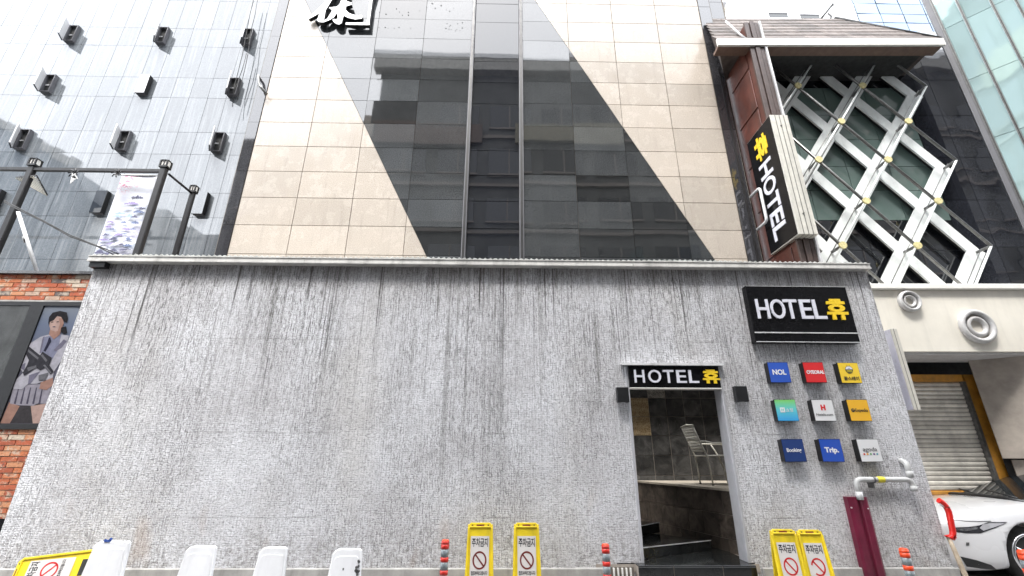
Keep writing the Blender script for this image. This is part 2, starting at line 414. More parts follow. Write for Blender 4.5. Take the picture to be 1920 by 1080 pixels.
def brickmat():
    m, ns, ls, bs = newmat('mixed old brick')
    oi = ns.new("ShaderNodeObjectInfo"); cr = ns.new("ShaderNodeValToRGB"); ls.new(oi.outputs['Random'], cr.inputs[0])
    e = cr.color_ramp; e.interpolation = 'CONSTANT'
    cols = [(0, (.36, .085, .035)), (.22, (.42, .13, .05)), (.4, (.30, .07, .03)), (.55, (.45, .20, .10)), (.68, (.40, .27, .20)), (.78, (.46, .38, .30)), (.86, (.11, .085, .08)), (.93, (.38, .10, .04))]
    e.elements[0].position = 0; e.elements[0].color = (*cols[0][1], 1)
    e.elements[1].position = cols[1][0]; e.elements[1].color = (*cols[1][1], 1)
    for p, c in cols[2:]: el = e.elements.new(p); el.color = (*c, 1)
    v = worldpos(ns, ls)
    c = mixc(ns, ls, ramp(ns, ls, noise(ns, ls, v, 9, 5, .7), .53, .62, 0, .75), cr.outputs[0], (.48, .40, .31))
    c = mixc(ns, ls, ramp(ns, ls, noise(ns, ls, v, 23, 4, .7), .56, .66, 0, .8), c, (.08, .05, .045))
    ls.new(c, bs.inputs['Base Color']); bs.inputs['Roughness'].default_value = .85
    bump(ns, ls, bs, noise(ns, ls, v, 60, 4, .7), .5, .004)
    return m
M['brick'] = brickmat()
M['mortar'] = mat('cream mortar', (.52, .43, .32), .9, var=.15, scale=20)
def walltile(name, a, b, pale):
    m, ns, ls, bs = newmat(name)
    v = worldpos(ns, ls)
    n1 = noise(ns, ls, v, 5, 6, .7, .6)
    c = mixc(ns, ls, ramp(ns, ls, n1, .38, .68), a, b)
    c = mixc(ns, ls, ramp(ns, ls, noise(ns, ls, v, 11, 4, .7), .6, .75, 0, .5), c, pale)
    oi = ns.new("ShaderNodeObjectInfo"); q = ramp(ns, ls, oi.outputs['Random'], 0, 1, .65, 1.35)
    vm = ns.new("ShaderNodeVectorMath"); vm.operation = 'SCALE'; ls.new(c, vm.inputs[0]); ls.new(q, vm.inputs[3])
    ls.new(vm.outputs[0], bs.inputs['Base Color']); bs.inputs['Roughness'].default_value = .45
    bump(ns, ls, bs, n1, .4, .004); return m
M['walltile'] = walltile('charcoal slate tile', (.013, .013, .013), (.085, .083, .08), (.24, .225, .21))
M['browntile'] = walltile('brown slate tile', (.028, .022, .018), (.13, .105, .085), (.26, .22, .18))
def deco(name, a, b, sc=28):
    m, ns, ls, bs = newmat(name); v = worldpos(ns, ls)
    vo = ns.new("ShaderNodeTexVoronoi"); vo.inputs['Scale'].default_value = sc; vo.feature = 'DISTANCE_TO_EDGE'; ls.new(v, vo.inputs[0])
    w = ns.new("ShaderNodeTexWave"); w.wave_type = 'RINGS'; w.inputs['Scale'].default_value = 9; w.inputs['Distortion'].default_value = 6; ls.new(v, w.inputs[0])
    f = mathn(ns, ls, 'ADD', ramp(ns, ls, vo.outputs[0], .05, .12, .6, 0), mathn(ns, ls, 'MULTIPLY', w.outputs[1], .4), True)
    ls.new(mixc(ns, ls, f, a, b), bs.inputs['Base Color']); bs.inputs['Roughness'].default_value = .4
    bump(ns, ls, bs, f, .4, .004); return m
M['deco_gold'] = deco('ornamental golden tile', (.20, .13, .06), (.42, .33, .20))
M['deco_grey'] = deco('ornamental grey tile', (.10, .09, .085), (.32, .30, .27))
def translucent():
    m, ns, ls, bs = newmat('milky corrugated roof sheet')
    tr = ns.new("ShaderNodeBsdfTranslucent"); tr.inputs[0].default_value = (.75, .76, .74, 1)
    df = ns.new("ShaderNodeBsdfDiffuse"); df.inputs[0].default_value = (.55, .55, .53, 1)
    mx = ns.new("ShaderNodeMixShader"); out = ns["Material Output"]
    ls.new(ramp(ns, ls, noise(ns, ls, worldpos(ns, ls, (4, 1, 1)), 2, 4), .3, .7, .25, .6), mx.inputs[0])
    ls.new(tr.outputs[0], mx.inputs[1]); ls.new(df.outputs[0], mx.inputs[2]); ls.new(mx.outputs[0], out.inputs[0])
    return m
M['roofsheet'] = translucent()
def gradmat(name, stops, z0, z1, rough=.3):
    """flat print whose colour changes with height"""
    m, ns, ls, bs = newmat(name)
    g = ns.new("ShaderNodeNewGeometry"); sep = ns.new("ShaderNodeSeparateXYZ"); ls.new(g.outputs['Position'], sep.inputs[0])
    cr = ns.new("ShaderNodeValToRGB"); ls.new(ramp(ns, ls, sep.outputs[2], z0, z1), cr.inputs[0])
    e = cr.color_ramp
    e.elements[0].position = stops[0][0]; e.elements[0].color = (*stops[0][1], 1)
    e.elements[1].position = stops[-1][0]; e.elements[1].color = (*stops[-1][1], 1)
    for p, c in stops[1:-1]: el = e.elements.new(p); el.color = (*c, 1)
    ls.new(cr.outputs[0], bs.inputs['Base Color']); bs.inputs['Roughness'].default_value = rough
    return m

# ------------------------------------------------------------------ lettering helpers
_tc = {}
def text2d(body, bold=.0, shear=0):
    """triangulated outline of a word in a 1-unit font, as (verts2d, faces)"""
    key = (body, bold, shear)
    if key in _tc: return _tc[key]
    c = bpy.data.curves.new("lettering", "FONT"); c.body = body; c.offset = bold; c.fill_mode = 'FRONT'; c.resolution_u = 4; c.shear = shear
    o = bpy.data.objects.new("lettering", c); COL.objects.link(o)
    bpy.context.view_layer.update()
    me = bpy.data.meshes.new_from_object(o.evaluated_get(bpy.context.evaluated_depsgraph_get()))
    v = [(q.co.x, q.co.y) for q in me.vertices]; f = [list(p.vertices) for p in me.polygons]
    bpy.data.objects.remove(o); bpy.data.curves.remove(c); bpy.data.meshes.remove(me)
    x0 = min(a[0] for a in v); x1 = max(a[0] for a in v); y0 = min(a[1] for a in v); y1 = max(a[1] for a in v)
    _tc[key] = ([((a[0] - x0) / (x1 - x0), (a[1] - y0) / (y1 - y0)) for a in v], f)
    return _tc[key]
def solid(mb, b, v2, fs, x0, x1, z0, z1, d0, d1, mi=0):
    """a unit 2-D shape scaled to a box on the plane b and given thickness"""
    n = len(v2)
    fr = [b.pt(x0 + (x1 - x0) * x, z0 + (z1 - z0) * y, d1) for x, y in v2]
    bk = [b.pt(x0 + (x1 - x0) * x, z0 + (z1 - z0) * y, d0) for x, y in v2]
    cnt = {}
    for f in fs:
        for i in range(len(f)):
            e = (f[i], f[(i + 1) % len(f)]); cnt[e] = 1
    side = [(e[0], e[1], e[1] + n, e[0] + n) for e in cnt if (e[1], e[0]) not in cnt]
    return mb.add(fr + bk, [list(f) for f in fs] + side, mi)
def lettering(b, body, x0, x1, z0, z1, d, thick, mat_, parent, name="lettering", bold=.0, shear=0):
    v, f = text2d(body, bold, shear)
    mb = MB(); solid(mb, b, v, f, x0, x1, z0, z1, d, d + thick)
    return mb.build(name, mat_, parent)
def rectpoly(x0, x1, y0, y1): return [(x0, y0), (x1, y0), (x1, y1), (x0, y1)]
def ringpoly(cx, cy, ro, ri, ay=1.0, seg=28):
    v = []; f = []
    for i in range(seg):
        a = 2 * math.pi * i / seg
        v.append((cx + math.cos(a) * ro[0], cy + math.sin(a) * ro[1])); v.append((cx + math.cos(a) * ri[0], cy + math.sin(a) * ri[1]))
    for i in range(seg):
        j = (i + 1) % seg; f.append([2 * i, 2 * j, 2 * j + 1, 2 * i + 1])
    return v, f
def hyu(b, x0, x1, z0, z1, d, thick, mat_, parent):
    """the Korean syllable drawn in block strokes"""
    mb = MB()
    def sc(p): return [(x0 + (x1 - x0) * x, z0 + (z1 - z0) * y) for x, y in p]
    for r in ((.24, .76, .90, 1.0), (.06, .94, .745, .885), (0, 1, .245, .375), (.20, .37, 0, .243), (.63, .80, 0, .243), (.24, .76, .886, .899)):
        mb.prism(b, sc(rectpoly(*r)), d, d + thick)
    v, f = ringpoly(.5, .56, (.40, .19), (.17, .07)); solid(mb, b, v, f, x0, x1, z0, z1, d, d + thick)
    return mb.build("lettering", mat_, parent, label="yellow Korean character")
# ================================================================== SETTING
def avg(*a): return sum(a) / len(a)
YW = 6.2                                                  # front of the grey wall
WX0 = avg(P(181, 490, YW).x, P(60, 830, YW).x)
WX1 = avg(P(1618, 507, YW).x, P(1757, 936, YW).x)
WTOP = P(900, 500, YW).z
print("wall", WX0, WX1, WTOP)
MB().box(-80, 80, -60, 60, -.3, 0).build("ground", M['asphalt'], kind='structure')
g = MB(); g.box(-40, 40, 5.0, 5.12, 0.0, .035); g.build("kerb_strip", M['pavement'], kind='structure')
MB().box(-40, 40, 5.121, 30, 0.0, .03).build("pavement", M['pavement'], kind='structure')

def seen(p, m=90):
    q = CM.inverted() @ Vector(p)
    if q.z > -.1: return False
    x = 960 + FPX * q.x / -q.z; y = 540 - FPX * q.y / -q.z
    return -m < x < 1920 + m and -m < y < 1080 + m

# ================================================================== GREY WALL WITH THE DOOR
DX0 = avg(P(1180, 727, YW).x, P(1197, 1058, YW).x)
DX1 = avg(P(1360, 727, YW).x, P(1402, 1050, YW).x)
DZ0, DZ1 = .30, P(1260, 686, YW).z
YB = YW + .20
print("door", DX0, DX1, DZ1)
wall = thing("concrete_wall", (0, YW, 0), "long rough grey plastered wall streaked with black rain stains, door at its right", "wall")
w = MB()
w.box(WX0, DX0, YW, YB, 0, WTOP); w.box(DX1, WX1, YW, YB, 0, WTOP); w.box(DX0, DX1, YW, YB, DZ1, WTOP)
w.box(DX0, DX1, YW + .01, YB, 0, DZ0 - .01)
w.box(WX0, WX0 + .2, YB, 8.6, 0, WTOP); w.box(WX1 - .2, WX1, YB, 7.95, 0, WTOP)
w.build("plaster_face", M['plaster'], wall)
pl = MB(); pl.box(WX0 - .03, DX0 - .12, YW - .05, YW, 0, .255); pl.box(DX1 + .12, WX1 + .03, YW - .05, YW, 0, .255)
pl.build("plinth", M['plinth'], wall, bevel=.01)
# roof edge: fascia channel with a lip, gutter line and corrugated milky sheet behind
fx0 = P(165, 484, YW - .11).x; fx1 = P(1633, 502, YW - .11).x
zf1 = P(900, 487, YW - .11).z; zf0 = P(900, 497, YW - .11).z
cuts = [fx0, -2.92, -.55, 1.9, 3.75, fx1]
for a, b_ in zip(cuts[:-1], cuts[1:]):
    f = MB(); f.box(a + .003, b_ - .003, YW - .11, YW - .095, zf0, zf1); f.box(a + .003, b_ - .003, YW - .12, YW - .11, zf0 + .002, zf0 + .022)
    f.box(a + .003, b_ - .003, YW - .095, YW + .02, zf0 + .004, zf0 + .016); f.box(a + .003, b_ - .003, YW - .12, YW + .0, zf1 - .006, zf1 + .004)
    f.build("fascia_channel", M['fascia'], wall)
DXL = DX0 - .6; c = MB(); n = 420
xs = [fx0 + .03 + (fx1 - fx0 - .06) * i / n for i in range(n + 1)]
zb, zt = zf1 + .022, zf1 + .10
vs_ = [];
for x in xs:
    h = .015 * math.sin(x * 2 * math.pi / .076) + .004 * math.sin(x * 3.1)
    yb_ = 7.93 if x < DXL else YW + .42
    vs_ += [(x, YW - .105 + .015 * math.sin(x * 1.7), zb + h), (x, yb_, zb + h + (zt - zb) * (yb_ - YW) / 1.7)]
fs_ = [(2 * i, 2 * i + 2, 2 * i + 3, 2 * i + 1) for i in range(n)]
c.add(vs_, fs_, 0, True); ro = c.build("corrugated_roof", M['roofsheet'], wall)
sm_ = ro.modifiers.new("thickness", 'SOLIDIFY'); sm_.thickness = .004
bk = MB(); bk.box(WX0, WX0 + .22, YW - .09, YW + .0, WTOP - .10, WTOP - .01); bk.build("eaves_bracket", M['black_paint'], wall)
# door frame: jambs, head, drip cap
fr = MB(); fr.box(DX0, DX0 + .035, YW - .012, YB + .01, DZ0, DZ1); fr.build("door_jamb", M['frame_grey'], wall, bevel=.004)
fr = MB(); fr.box(DX1 - .035, DX1, YW - .012, YB + .01, DZ0, DZ1); fr.build("door_jamb", M['frame_grey'], wall, bevel=.004)
fr = MB(); fr.box(DX0 - .06, DX1 + .03, YW - .06, YW - .001, DZ1 + .002, DZ1 + .025); fr.box(DX0 - .06, DX1 + .03, YW - .075, YW - .06, DZ1 - .006, DZ1 + .025)
fr.build("drip_cap", M['white_metal'], wall)
# door sign
SZ0 = P(1268, 727, YW - .02).z
ds = thing("door_sign", ((DX0 + DX1) / 2, YW - .03, SZ0), "long black lit sign reading HOTEL with a yellow character above the doorway", "sign")
MB().box(DX0 + .036, DX1 - .036, YW - .03, YW + .12, SZ0, DZ1 - .008).build("sign_box", M['black_gloss'], ds, bevel=.004)
MB().box(DX0 + .036, DX1 - .036, YW - .035, YW + .1, SZ0 - .014, SZ0 - .001).build("trim_strip", M['creamwhite'], ds)
bs_ = FB(YW - .03)
lx = lambda px, py: bs_.hit(px, py)[0]
lz = lambda px, py: bs_.hit(px, py)[1]
x = [lx(a, 707) for a in (1189, 1208, 1215, 1239, 1243, 1263, 1268, 1286, 1291, 1309)]
z0_, z1_ = lz(1250, 718), lz(1250, 694)
for ch, a, b_ in zip("HOTEL", x[0::2], x[1::2]):
    lettering(bs_, ch, a, b_, z0_, z1_, .001, .02, M['letter_white'], ds, "letter", .008)
hyu(bs_, lx(1317, 707), lx(1348, 707), z0_ - .005, z1_ + .008, .001, .02, M['letter_yellow'], ds)

# entrance step block
st = thing("entrance_step", ((DX0 + DX1) / 2, YW - .1, 0), "black tiled step block in front of the hotel doorway", "step")
sx0, sx1 = P(1196, 1060, YW - .14).x, P(1418, 1060, YW - .14).x
MB().box(sx0 + .004, sx1 - .004, YW - .135, YW - .006, 0, DZ0 - .012).build("core", M['grout'], st)
tw = (sx1 - sx0) / 3
cutx = [sx0, P(1263, 1062, YW - .14).x, P(1355, 1062, YW - .14).x, sx1]
for a, b_ in zip(cutx[:-1], cutx[1:]):
    MB().box(a + .004, b_ - .004, YW - .147, YW - .135, .0, DZ0 - .016).build("tile", M['floortile'], st, bevel=.002)
    MB().box(a + .004, b_ - .004, YW - .145, YW - .006, DZ0 - .012, DZ0).build("tile", M['floortile'], st, bevel=.002)
# little cream grille at the foot of the wall
gr = thing("floor_grille", (sx0 - .2, YW - .09, 0), "small cream slatted vent grille low on the wall beside the black step", "grille")
for k in range(6):
    MB().box(sx0 - .33 + k * .05, sx0 - .315 + k * .05, YW - .09, YW - .055, .05, .262).build("slat", M['creamwhite'], gr)
MB().box(sx0 - .35, sx0 - .03, YW - .056, YW - .052, .04, .27).build("back_plate", M['cream_joint'], gr)

# ================================================================== ENTRANCE HALL BEHIND THE DOOR
hall = thing("entrance_hall", ((DX0 + DX1) / 2, 7.5, 0), "dim stairwell behind the doorway lined with charcoal slate tiles", "stairwell")
YH = 9.0
hx0, hx1 = DX0 - .55, DX1 + 2.2
MB().box(hx0, hx1, YH + .012, YH + .2, 0, 4.0).build("rear_wall", M['grout'], hall)
MB().box(hx0 - .15, hx0, YB, YH + .2, 0, 4.0).build("side_wall", M['walltile'], hall)
MB().box(hx1, hx1 + .15, YB, YH + .2, 0, 4.0).build("side_wall", M['walltile'], hall)
MB().box(hx0, hx1, 8.05, YH, 3.7, 3.85).build("hall_ceiling", M['frame_grey'], hall)
tz0 = P(1250, 817, YH).z; tzs = .352; txs = .345; tx0 = P(1217, 770, YH).x
LEDZ = 1.085
import itertools
for i, j in itertools.product(range(-3, 9), range(-3, 5)):
    a = tx0 + i * txs; zz = tz0 + j * tzs
    if a + txs > hx1 or a < hx0: continue
    z_a = max(zz, LEDZ - .02)
    if zz + tzs < z_a + .05: continue
    if not seen((a, YH, zz), 60): continue
    mt = M['walltile']
    cx, cy = a + txs / 2, zz + tzs / 2
    g1 = P(1208, 763, YH); g2 = P(1239, 738, YH); g3 = P(1192, 798, YH)
    if abs(cx - g1.x) < txs / 2 and abs(cy - g1.z) < tzs / 2: mt = M['deco_gold']
    elif abs(cx - g2.x) < txs / 2 and abs(cy - g2.z) < tzs / 2: mt = M['deco_grey']
    elif abs(cx - g3.x) < txs / 2 and abs(cy - g3.z) < tzs / 2: mt = M['deco_gold']
    MB().box(a + .0045, a + txs - .0045, YH, YH + .012, z_a + .0045, zz + tzs - .0045).build("wall_tile", mt, hall, bevel=.002)
# diagonal low wall carrying the terrace
A = P(1382, 920, 6.56); A.z = 0
Bq = P(1192, 899, YH - .02); Bq.z = 0
dr = (Bq - A).normalized()
nn = Vector((dr.y, -dr.x, 0))
if nn.dot(-A) < 0: nn = -nn
BL = Basis(A - dr * .15, dr, nn)
L = (Bq - A).length + .15
MB().bbox(BL, 0, L, .0, LEDZ - .03, -.12, -.012).build("low_wall", M['grout'], hall)
k = 0
for j in range(4):
    zz = LEDZ - .03 - (j + 1) * .30
    xx = -.1 - (.0 if j % 2 else .12)
    while xx < L:
        a, b_ = max(xx, 0), min(xx + .34, L)
        if b_ - a > .03 and zz + .3 > DZ0:
            MB().bbox(BL, a + .003, b_ - .003, max(zz, 0) + .003, zz + .297, -.012, 0).build("low_wall_tile", M['browntile'], hall, bevel=.002)
        xx += .34
pf = [(A.x - .0, A.y), (Bq.x, Bq.y), (hx1, YH), (hx1, YB + .01), (DX1 + .02, YB + .01)]
ledge = MB(); nb = len(pf)
p_off = [(BL.pt(0, 0, .02).x, BL.pt(0, 0, .02).y), (BL.pt(L, 0, .02).x, BL.pt(L, 0, .02).y), (hx1, YH - .001), (hx1, YB + .01), (DX1 + .02, YB + .01)]
ledge.add([(x_, y_, LEDZ) for x_, y_ in p_off] + [(x_, y_, LEDZ - .03) for x_, y_ in p_off],
          [list(range(5)), list(range(9, 4, -1))] + [[i, 5 + i, 5 + (i + 1) % 5, (i + 1) % 5] for i in range(5)])
ledge.build("terrace_slab", M['ledge'], hall)
# stairs turning left
MB().box(hx0, DX1 + .1, YW - .004, YH, .2, DZ0 - .012).build("floor_slab", M['grout'], hall)
for i in range(6):
    for j in range(5):
        a, b_ = DX0 - .3 + i * .42, DX0 - .3 + (i + 1) * .42
        y0_, y1_ = YW - .004 + j * .5, YW - .004 + (j + 1) * .5
        if a > DX1: continue
        MB().box(a + .004, min(b_, DX1 + .09) - .004, y0_ + .004, y1_ - .004, DZ0 - .012, DZ0 + .0).build("floor_tile", M['floortile'], hall)
def stair(pr, pl_, z, zt, name_):
    """a tread whose riser runs from point pr (right) to pl_ (left)"""
    a = P(*pr); b_ = P(*pl_)
    a.z = 0; b_.z = 0; d_ = (b_ - a).normalized(); n_ = Vector((d_.y, -d_.x, 0))
    if n_.dot(-a) < 0: n_ = -n_
    bb = Basis(a, d_, n_)
    Ls = (b_ - a).length + .12
    back = 1.6
    MB().prism(Basis(a, d_, (0, 0, 1), n_), [(0.0, 0), (Ls, 0), (Ls, -back), (.75, -back)], 0, zt - .012).build("stair_core", M['grout'], hall)
    x_ = 0
    for wv in (.30, .40, .40, .40, .4):
        wv = min(wv, Ls - x_)
        if wv < .03: break
        MB().bbox(bb, x_ + .003, x_ + wv - .003, z + .003, zt - .014, 0, .012).build("riser_tile", M['floortile'], hall)
        x0b = x_; x1b = x_ + wv
        MB().prism(Basis(a + Vector((0, 0, zt - .012)), d_, (0, 0, 1), n_), [(x0b + .003, .014), (x1b - .003, .014), (x1b - .003 + .35, -.8), (x0b + .35 + .003, -.8)], 0, .012).build("tread_tile", M['floortile'], hall)
        MB().bbox(bb, x_ + .003, x_ + wv - .003, zt - .010, zt + .001, .0145, .018).build("nosing", M['white_metal'], hall)
        x_ += wv
stair((1334, 1032, 6.95), (1204, 1049, 6.42), DZ0, DZ0 + .13, "a")
stair((1236, 996, 7.6), (1200, 1006, 7.22), DZ0 + .13, DZ0 + .27, "b")

# garden chair on the terrace, turned to the right
def chair():
    o = P(1337, 908, 7.45); o.z = LEDZ
    t = thing("garden_chair", (o.x + .2, o.y + .2, LEDZ), "cream cast metal garden armchair with lattice back on the ledge inside the door", "chair")
    q = LEDZ; X0, Y0 = o.x, o.y; a = .04
    def T(x_, y_, z_): return Vector((X0 + x_ + .02 * y_, Y0 + y_, q + z_))
    def tb(pts, r, nm, par=t): return MB().tube([T(*p) for p in pts], r, 8).build(nm, M['chair'], par)
    for y_ in (0, .50):
        tb([(.0, y_, 0), (-.01, y_, .2), (-.03, y_, .42), (-.13, y_, .68), (-.20, y_, .88)], .013, "back_post")
        tb([(.46, y_, 0), (.43, y_, .22), (.36, y_, .42), (.32, y_, .50), (.26, y_, .60)], .012, "leg")
        tb([(-.11, y_, .64), (-.02, y_, .64), (.08, y_, .615), (.30, y_, .61), (.44, y_, .61), (.47, y_, .59)], .012, "armrest")
        MB().disc(T(0, y_, .006), (0, 0, 1), .02, .012, 10).build("foot", M['carblack'], t)
    tb([(-.20, -.02, .88), (-.205, .25, .90), (-.20, .52, .88)], .014, "top_rail")
    tb([(-.06, 0, .50), (-.06, .5, .50)], .011, "lower_rail")
    m = MB()
    for k in range(-5, 12):
        for s in (1, -1):
            pts = []
            for i in range(9):
                u = i / 8; y_ = .04 + .42 * (k / 8 + (u * .55 if s > 0 else -u * .55 + .3))
                if -.0 <= y_ <= .5: pts.append(T(-.065 - .125 * u, y_, .51 + .36 * u))
            if len(pts) > 1: m.tube(pts, .0055, 5)
    for z_ in (.58, .68, .79): m.tube([T(-.065 - .125 * (z_ - .51) / .36, 0, z_), T(-.065 - .125 * (z_ - .51) / .36, .5, z_)], .006, 5)
    m.build("back_lattice", M['chair'], t, kind='stuff')
    s = MB(); s.add([T(-.04, -.0, .415), T(.44, -.01, .425), T(.44, .51, .425), T(-.04, .50, .415), T(-.04, 0, .435), T(.44, -.01, .445), T(.44, .51, .445), T(-.04, .5, .435)],
                    [(0, 1, 2, 3), (4, 5, 6, 7), (0, 1, 5, 4), (1, 2, 6, 5), (2, 3, 7, 6), (3, 0, 4, 7)])
    s.build("seat", M['chair'], t, bevel=.006)
chair()

# ================================================================== SIGNS ON THE WALL
def plane_rect(tl, tr, br, bl, Y):
    pts = [P(*q, Y) for q in (tl, tr, br, bl)]
    return avg(pts[0].x, pts[3].x), avg(pts[1].x, pts[2].x), avg(pts[2].z, pts[3].z), avg(pts[0].z, pts[1].z)
YS = YW - .11
x0, x1, z0, z1 = plane_rect((1399, 536), (1586, 537), (1613, 643), (1415, 642), YS)
print("big sign", x1 - x0, z1 - z0)
bsn = thing("hotel_sign", ((x0 + x1) / 2, YS, z0), "large black box sign reading HOTEL with a yellow character on the grey wall", "sign")
MB().box(x0, x1, YS, YW - .001, z0, z1).build("sign_box", M['black_gloss'], bsn, bevel=.006)
b6 = FB(YS)
zl = b6.hit(1500, 624)[1]
MB().box(x0 + .012, x1 - .004, YS - .006, YS - .001, zl - .008, zl + .008).build("trim_line", M['white_metal'], bsn)
MB().box(x0 + .012, x1 - .004, YS - .006, YS - .001, z0 + .004, z0 + .014).build("trim_line", M['white_metal'], bsn)
MB().box(x0 + .008, x1 - .004, YS - .005, YS - .001, z1 - .008, z1 - .002).build("trim_line", M['white_metal'], bsn)
H = lambda px, py=580: b6.hit(px, py)[0]
xs_ = [H(1418), H(1441), H(1444), H(1471), H(1470), H(1495), H(1500), H(1521), H(1524), H(1546)]
zt_, zb_ = b6.hit(1480, 562)[1], b6.hit(1480, 598)[1]
for ch, a, b_ in zip("HOTEL", xs_[0::2], xs_[1::2]):
    lettering(b6, ch, a, b_, zb_, zt_, .001, .02, M['letter_white'], bsn, "letter", .008)
hyu(b6, H(1549), H(1587), zb_ - .01, zt_ + .012, .001, .02, M['letter_yellow'], bsn)

YQ = YW - .10
def adbox(tl, face, label, deco=None, idx=0):
    px, py = tl; a = P(px, py, YQ); s = .283
    x0, z1 = a.x, a.z; x1, z0 = x0 + s, z1 - s * .985
    t = thing("square_sign", (x0 + s / 2, YQ, z0), label, "sign", "small square box signs in three rows beside the door")
    MB().box(x0 + .006, x1 - .006, YQ + .006, YW - .001, z0 + .006, z1 - .006).build("sign_box", M['black_paint'], t, bevel=.003)
    MB().box(x0, x1, YQ, YQ + .02, z0, z1).build("rim", M['black_paint'], t)
    MB().box(x0 + .005, x1 - .005, YQ - .004, YQ - .0005, z0 + .005, z1 - .005).build("face_panel", face if face else gradmat('green to blue print', [(0, (.04, .32, .70)), (.5, (.12, .55, .62)), (1, (.22, .62, .12))], z0, z1), t)
    if deco: deco(FB(YQ - .004), x0, x1, z0, z1, t)
    t.rotation_euler = (0, R(random.uniform(-.7, .7)), 0)
def fc(name, col): return mat(name, col, .5, var=.02, scale=2)
def word(body, fx0, fx1, fz0, fz1, m, bold=.0, sh=0):
    def f(b, x0, x1, z0, z1, t):
        lettering(b, body, x0 + (x1 - x0) * fx0, x0 + (x1 - x0) * fx1, z0 + (z1 - z0) * fz0, z0 + (z1 - z0) * fz1, .0006, .002, m, t, "lettering", bold, sh)
    return f
def many(*fs_):
    def f(*a):
        for q in fs_: q(*a)
    return f
def dots(cols, y, r, xa, xb, nm="dot"):
    def f(b, x0, x1, z0, z1, t):
        for i, m in enumerate(cols):
            cx = x0 + (x1 - x0) * (xa + (xb - xa) * i / max(1, len(cols) - 1)); cz = z0 + (z1 - z0) * y
            MB().disc(b.pt(cx, cz, .002), b.n, r * (x1 - x0), .002, 18).build(nm, m, t)
    return f
WH = fc('white print', (.75, .75, .76)); BKK = M['ink']
def bee(b, x0, x1, z0, z1, t):      # round striped emblem
    s = x1 - x0; cx, cz = x0 + .5 * s, z0 + .64 * s
    MB().disc(b.pt(cx, cz, .0015), b.n, .185 * s, .002, 28).build("emblem", BKK, t)
    m = MB(); pts = [(cx + .165 * s * math.cos(a), cz + .02 * s + .145 * s * math.sin(a)) for a in [math.pi * k / 14 for k in range(15)]]
    m.prism(b, pts, .003, .004); m.build("emblem", WH, t)
    for q in (-.055, -.115):
        MB().prism(b, rectpoly(cx - .14 * s, cx + .14 * s, cz + q * s, cz + (q + .025) * s), .003, .004).build("emblem", M['tape_yellow'], t)
    MB().prism(b, [(cx - .06 * s, cz + .10 * s), (cx, cz + .03 * s), (cx + .06 * s, cz + .10 * s), (cx, cz + .065 * s)], .0045, .0055).build("emblem", M['blue_ink'], t)
    for q in (-.07, .07):
        MB().prism(b, [(cx + q * s - .035 * s, cz + .20 * s), (cx + q * s, cz + .235 * s), (cx + q * s + .035 * s, cz + .20 * s), (cx + q * s, cz + .215 * s)], .001, .002).build("emblem", BKK, t)
def hsq(b, x0, x1, z0, z1, t):
    s = x1 - x0
    MB().prism(b, rectpoly(x0 + .20 * s, x0 + .42 * s, z0 + .40 * s, z0 + .62 * s), .001, .003).build("emblem", WH, t)
    lettering(b, "H", x0 + .255 * s, x0 + .36 * s, z0 + .455 * s, z0 + .57 * s, .0032, .001, fc('teal print', (.05, .45, .42)), t, "lettering", .02)
def circ_arrow(b, x0, x1, z0, z1, t):
    s = x1 - x0; c = (x0 + .2 * s, z0 + .49 * s)
    MB().disc(b.pt(c[0], c[1], .0015), b.n, .085 * s, .002, 20).build("emblem", BKK, t)
    MB().prism(b, [(c[0] - .04 * s, c[1] - .05 * s), (c[0] + .05 * s, c[1] + .05 * s), (c[0] - .035 * s, c[1] + .03 * s), (c[0] - .01 * s, c[1] + .0 * s)], .003, .004).build("emblem", fc('ochre print', (.72, .42, .02)), t)
RED = fc('red print', (.62, .012, .015)); NAVY = fc('navy print', (.008, .035, .16)); BLUE = fc('blue print', (.012, .07, .42)); ROYAL = fc('royal blue print', (.02, .085, .45))
adbox((1438, 679), ROYAL, "royal blue square sign with three white capital letters, top left of the nine", word("NOL", .17, .83, .38, .64, WH, .03))
adbox((1504, 679), RED, "bright red square sign with wide white lettering", word("OYEORAI.", .10, .96, .42, .60, WH, .035))
adbox((1569, 680), fc('yellow print', (.82, .56, .03)), "yellow square sign with a round bee emblem over black Korean letters", many(bee, word("꿀스테이", .15, .88, .13, .32, BKK, .02)))
adbox((1451, 749), None, "square sign fading from green to blue with a white H badge", many(hsq, word("쇼핑", .46, .80, .42, .60, WH, .0)))
adbox((1520, 749), fc('white sign print', (.70, .70, .70)), "white square sign with a red letter H over small grey lettering", many(word("H", .38, .60, .50, .76, RED, .06), word("Hotels.com", .10, .88, .24, .37, fc('grey print', (.12, .12, .12)))))
adbox((1586, 749), fc('amber print', (.78, .42, .02)), "amber square sign with a black arrow disc before black lettering", many(circ_arrow, word("Expedia", .31, .90, .38, .58, BKK, .005)))
adbox((1464, 823), NAVY, "dark navy square sign with white lettering, bottom left of the nine", word("Booking", .17, .84, .38, .60, WH, .015))
adbox((1534, 823), BLUE, "mid blue square sign with large bold white letters ending in a full stop", word("Trip.", .18, .82, .34, .64, WH, .04))
adbox((1605, 823), fc('white sign print', (.70, .70, .70)), "white square sign with grey lettering over a row of five coloured dots",
      many(word("agoda", .19, .84, .40, .64, fc('grey print', (.10, .10, .10))), dots([fc('dot red', (.5, .05, .03)), fc('dot orange', (.7, .35, .05)), fc('dot green', (.1, .35, .12)), fc('dot violet', (.12, .06, .2)), fc('dot blue', (.1, .35, .4))], .34, .042, .20, .80)))

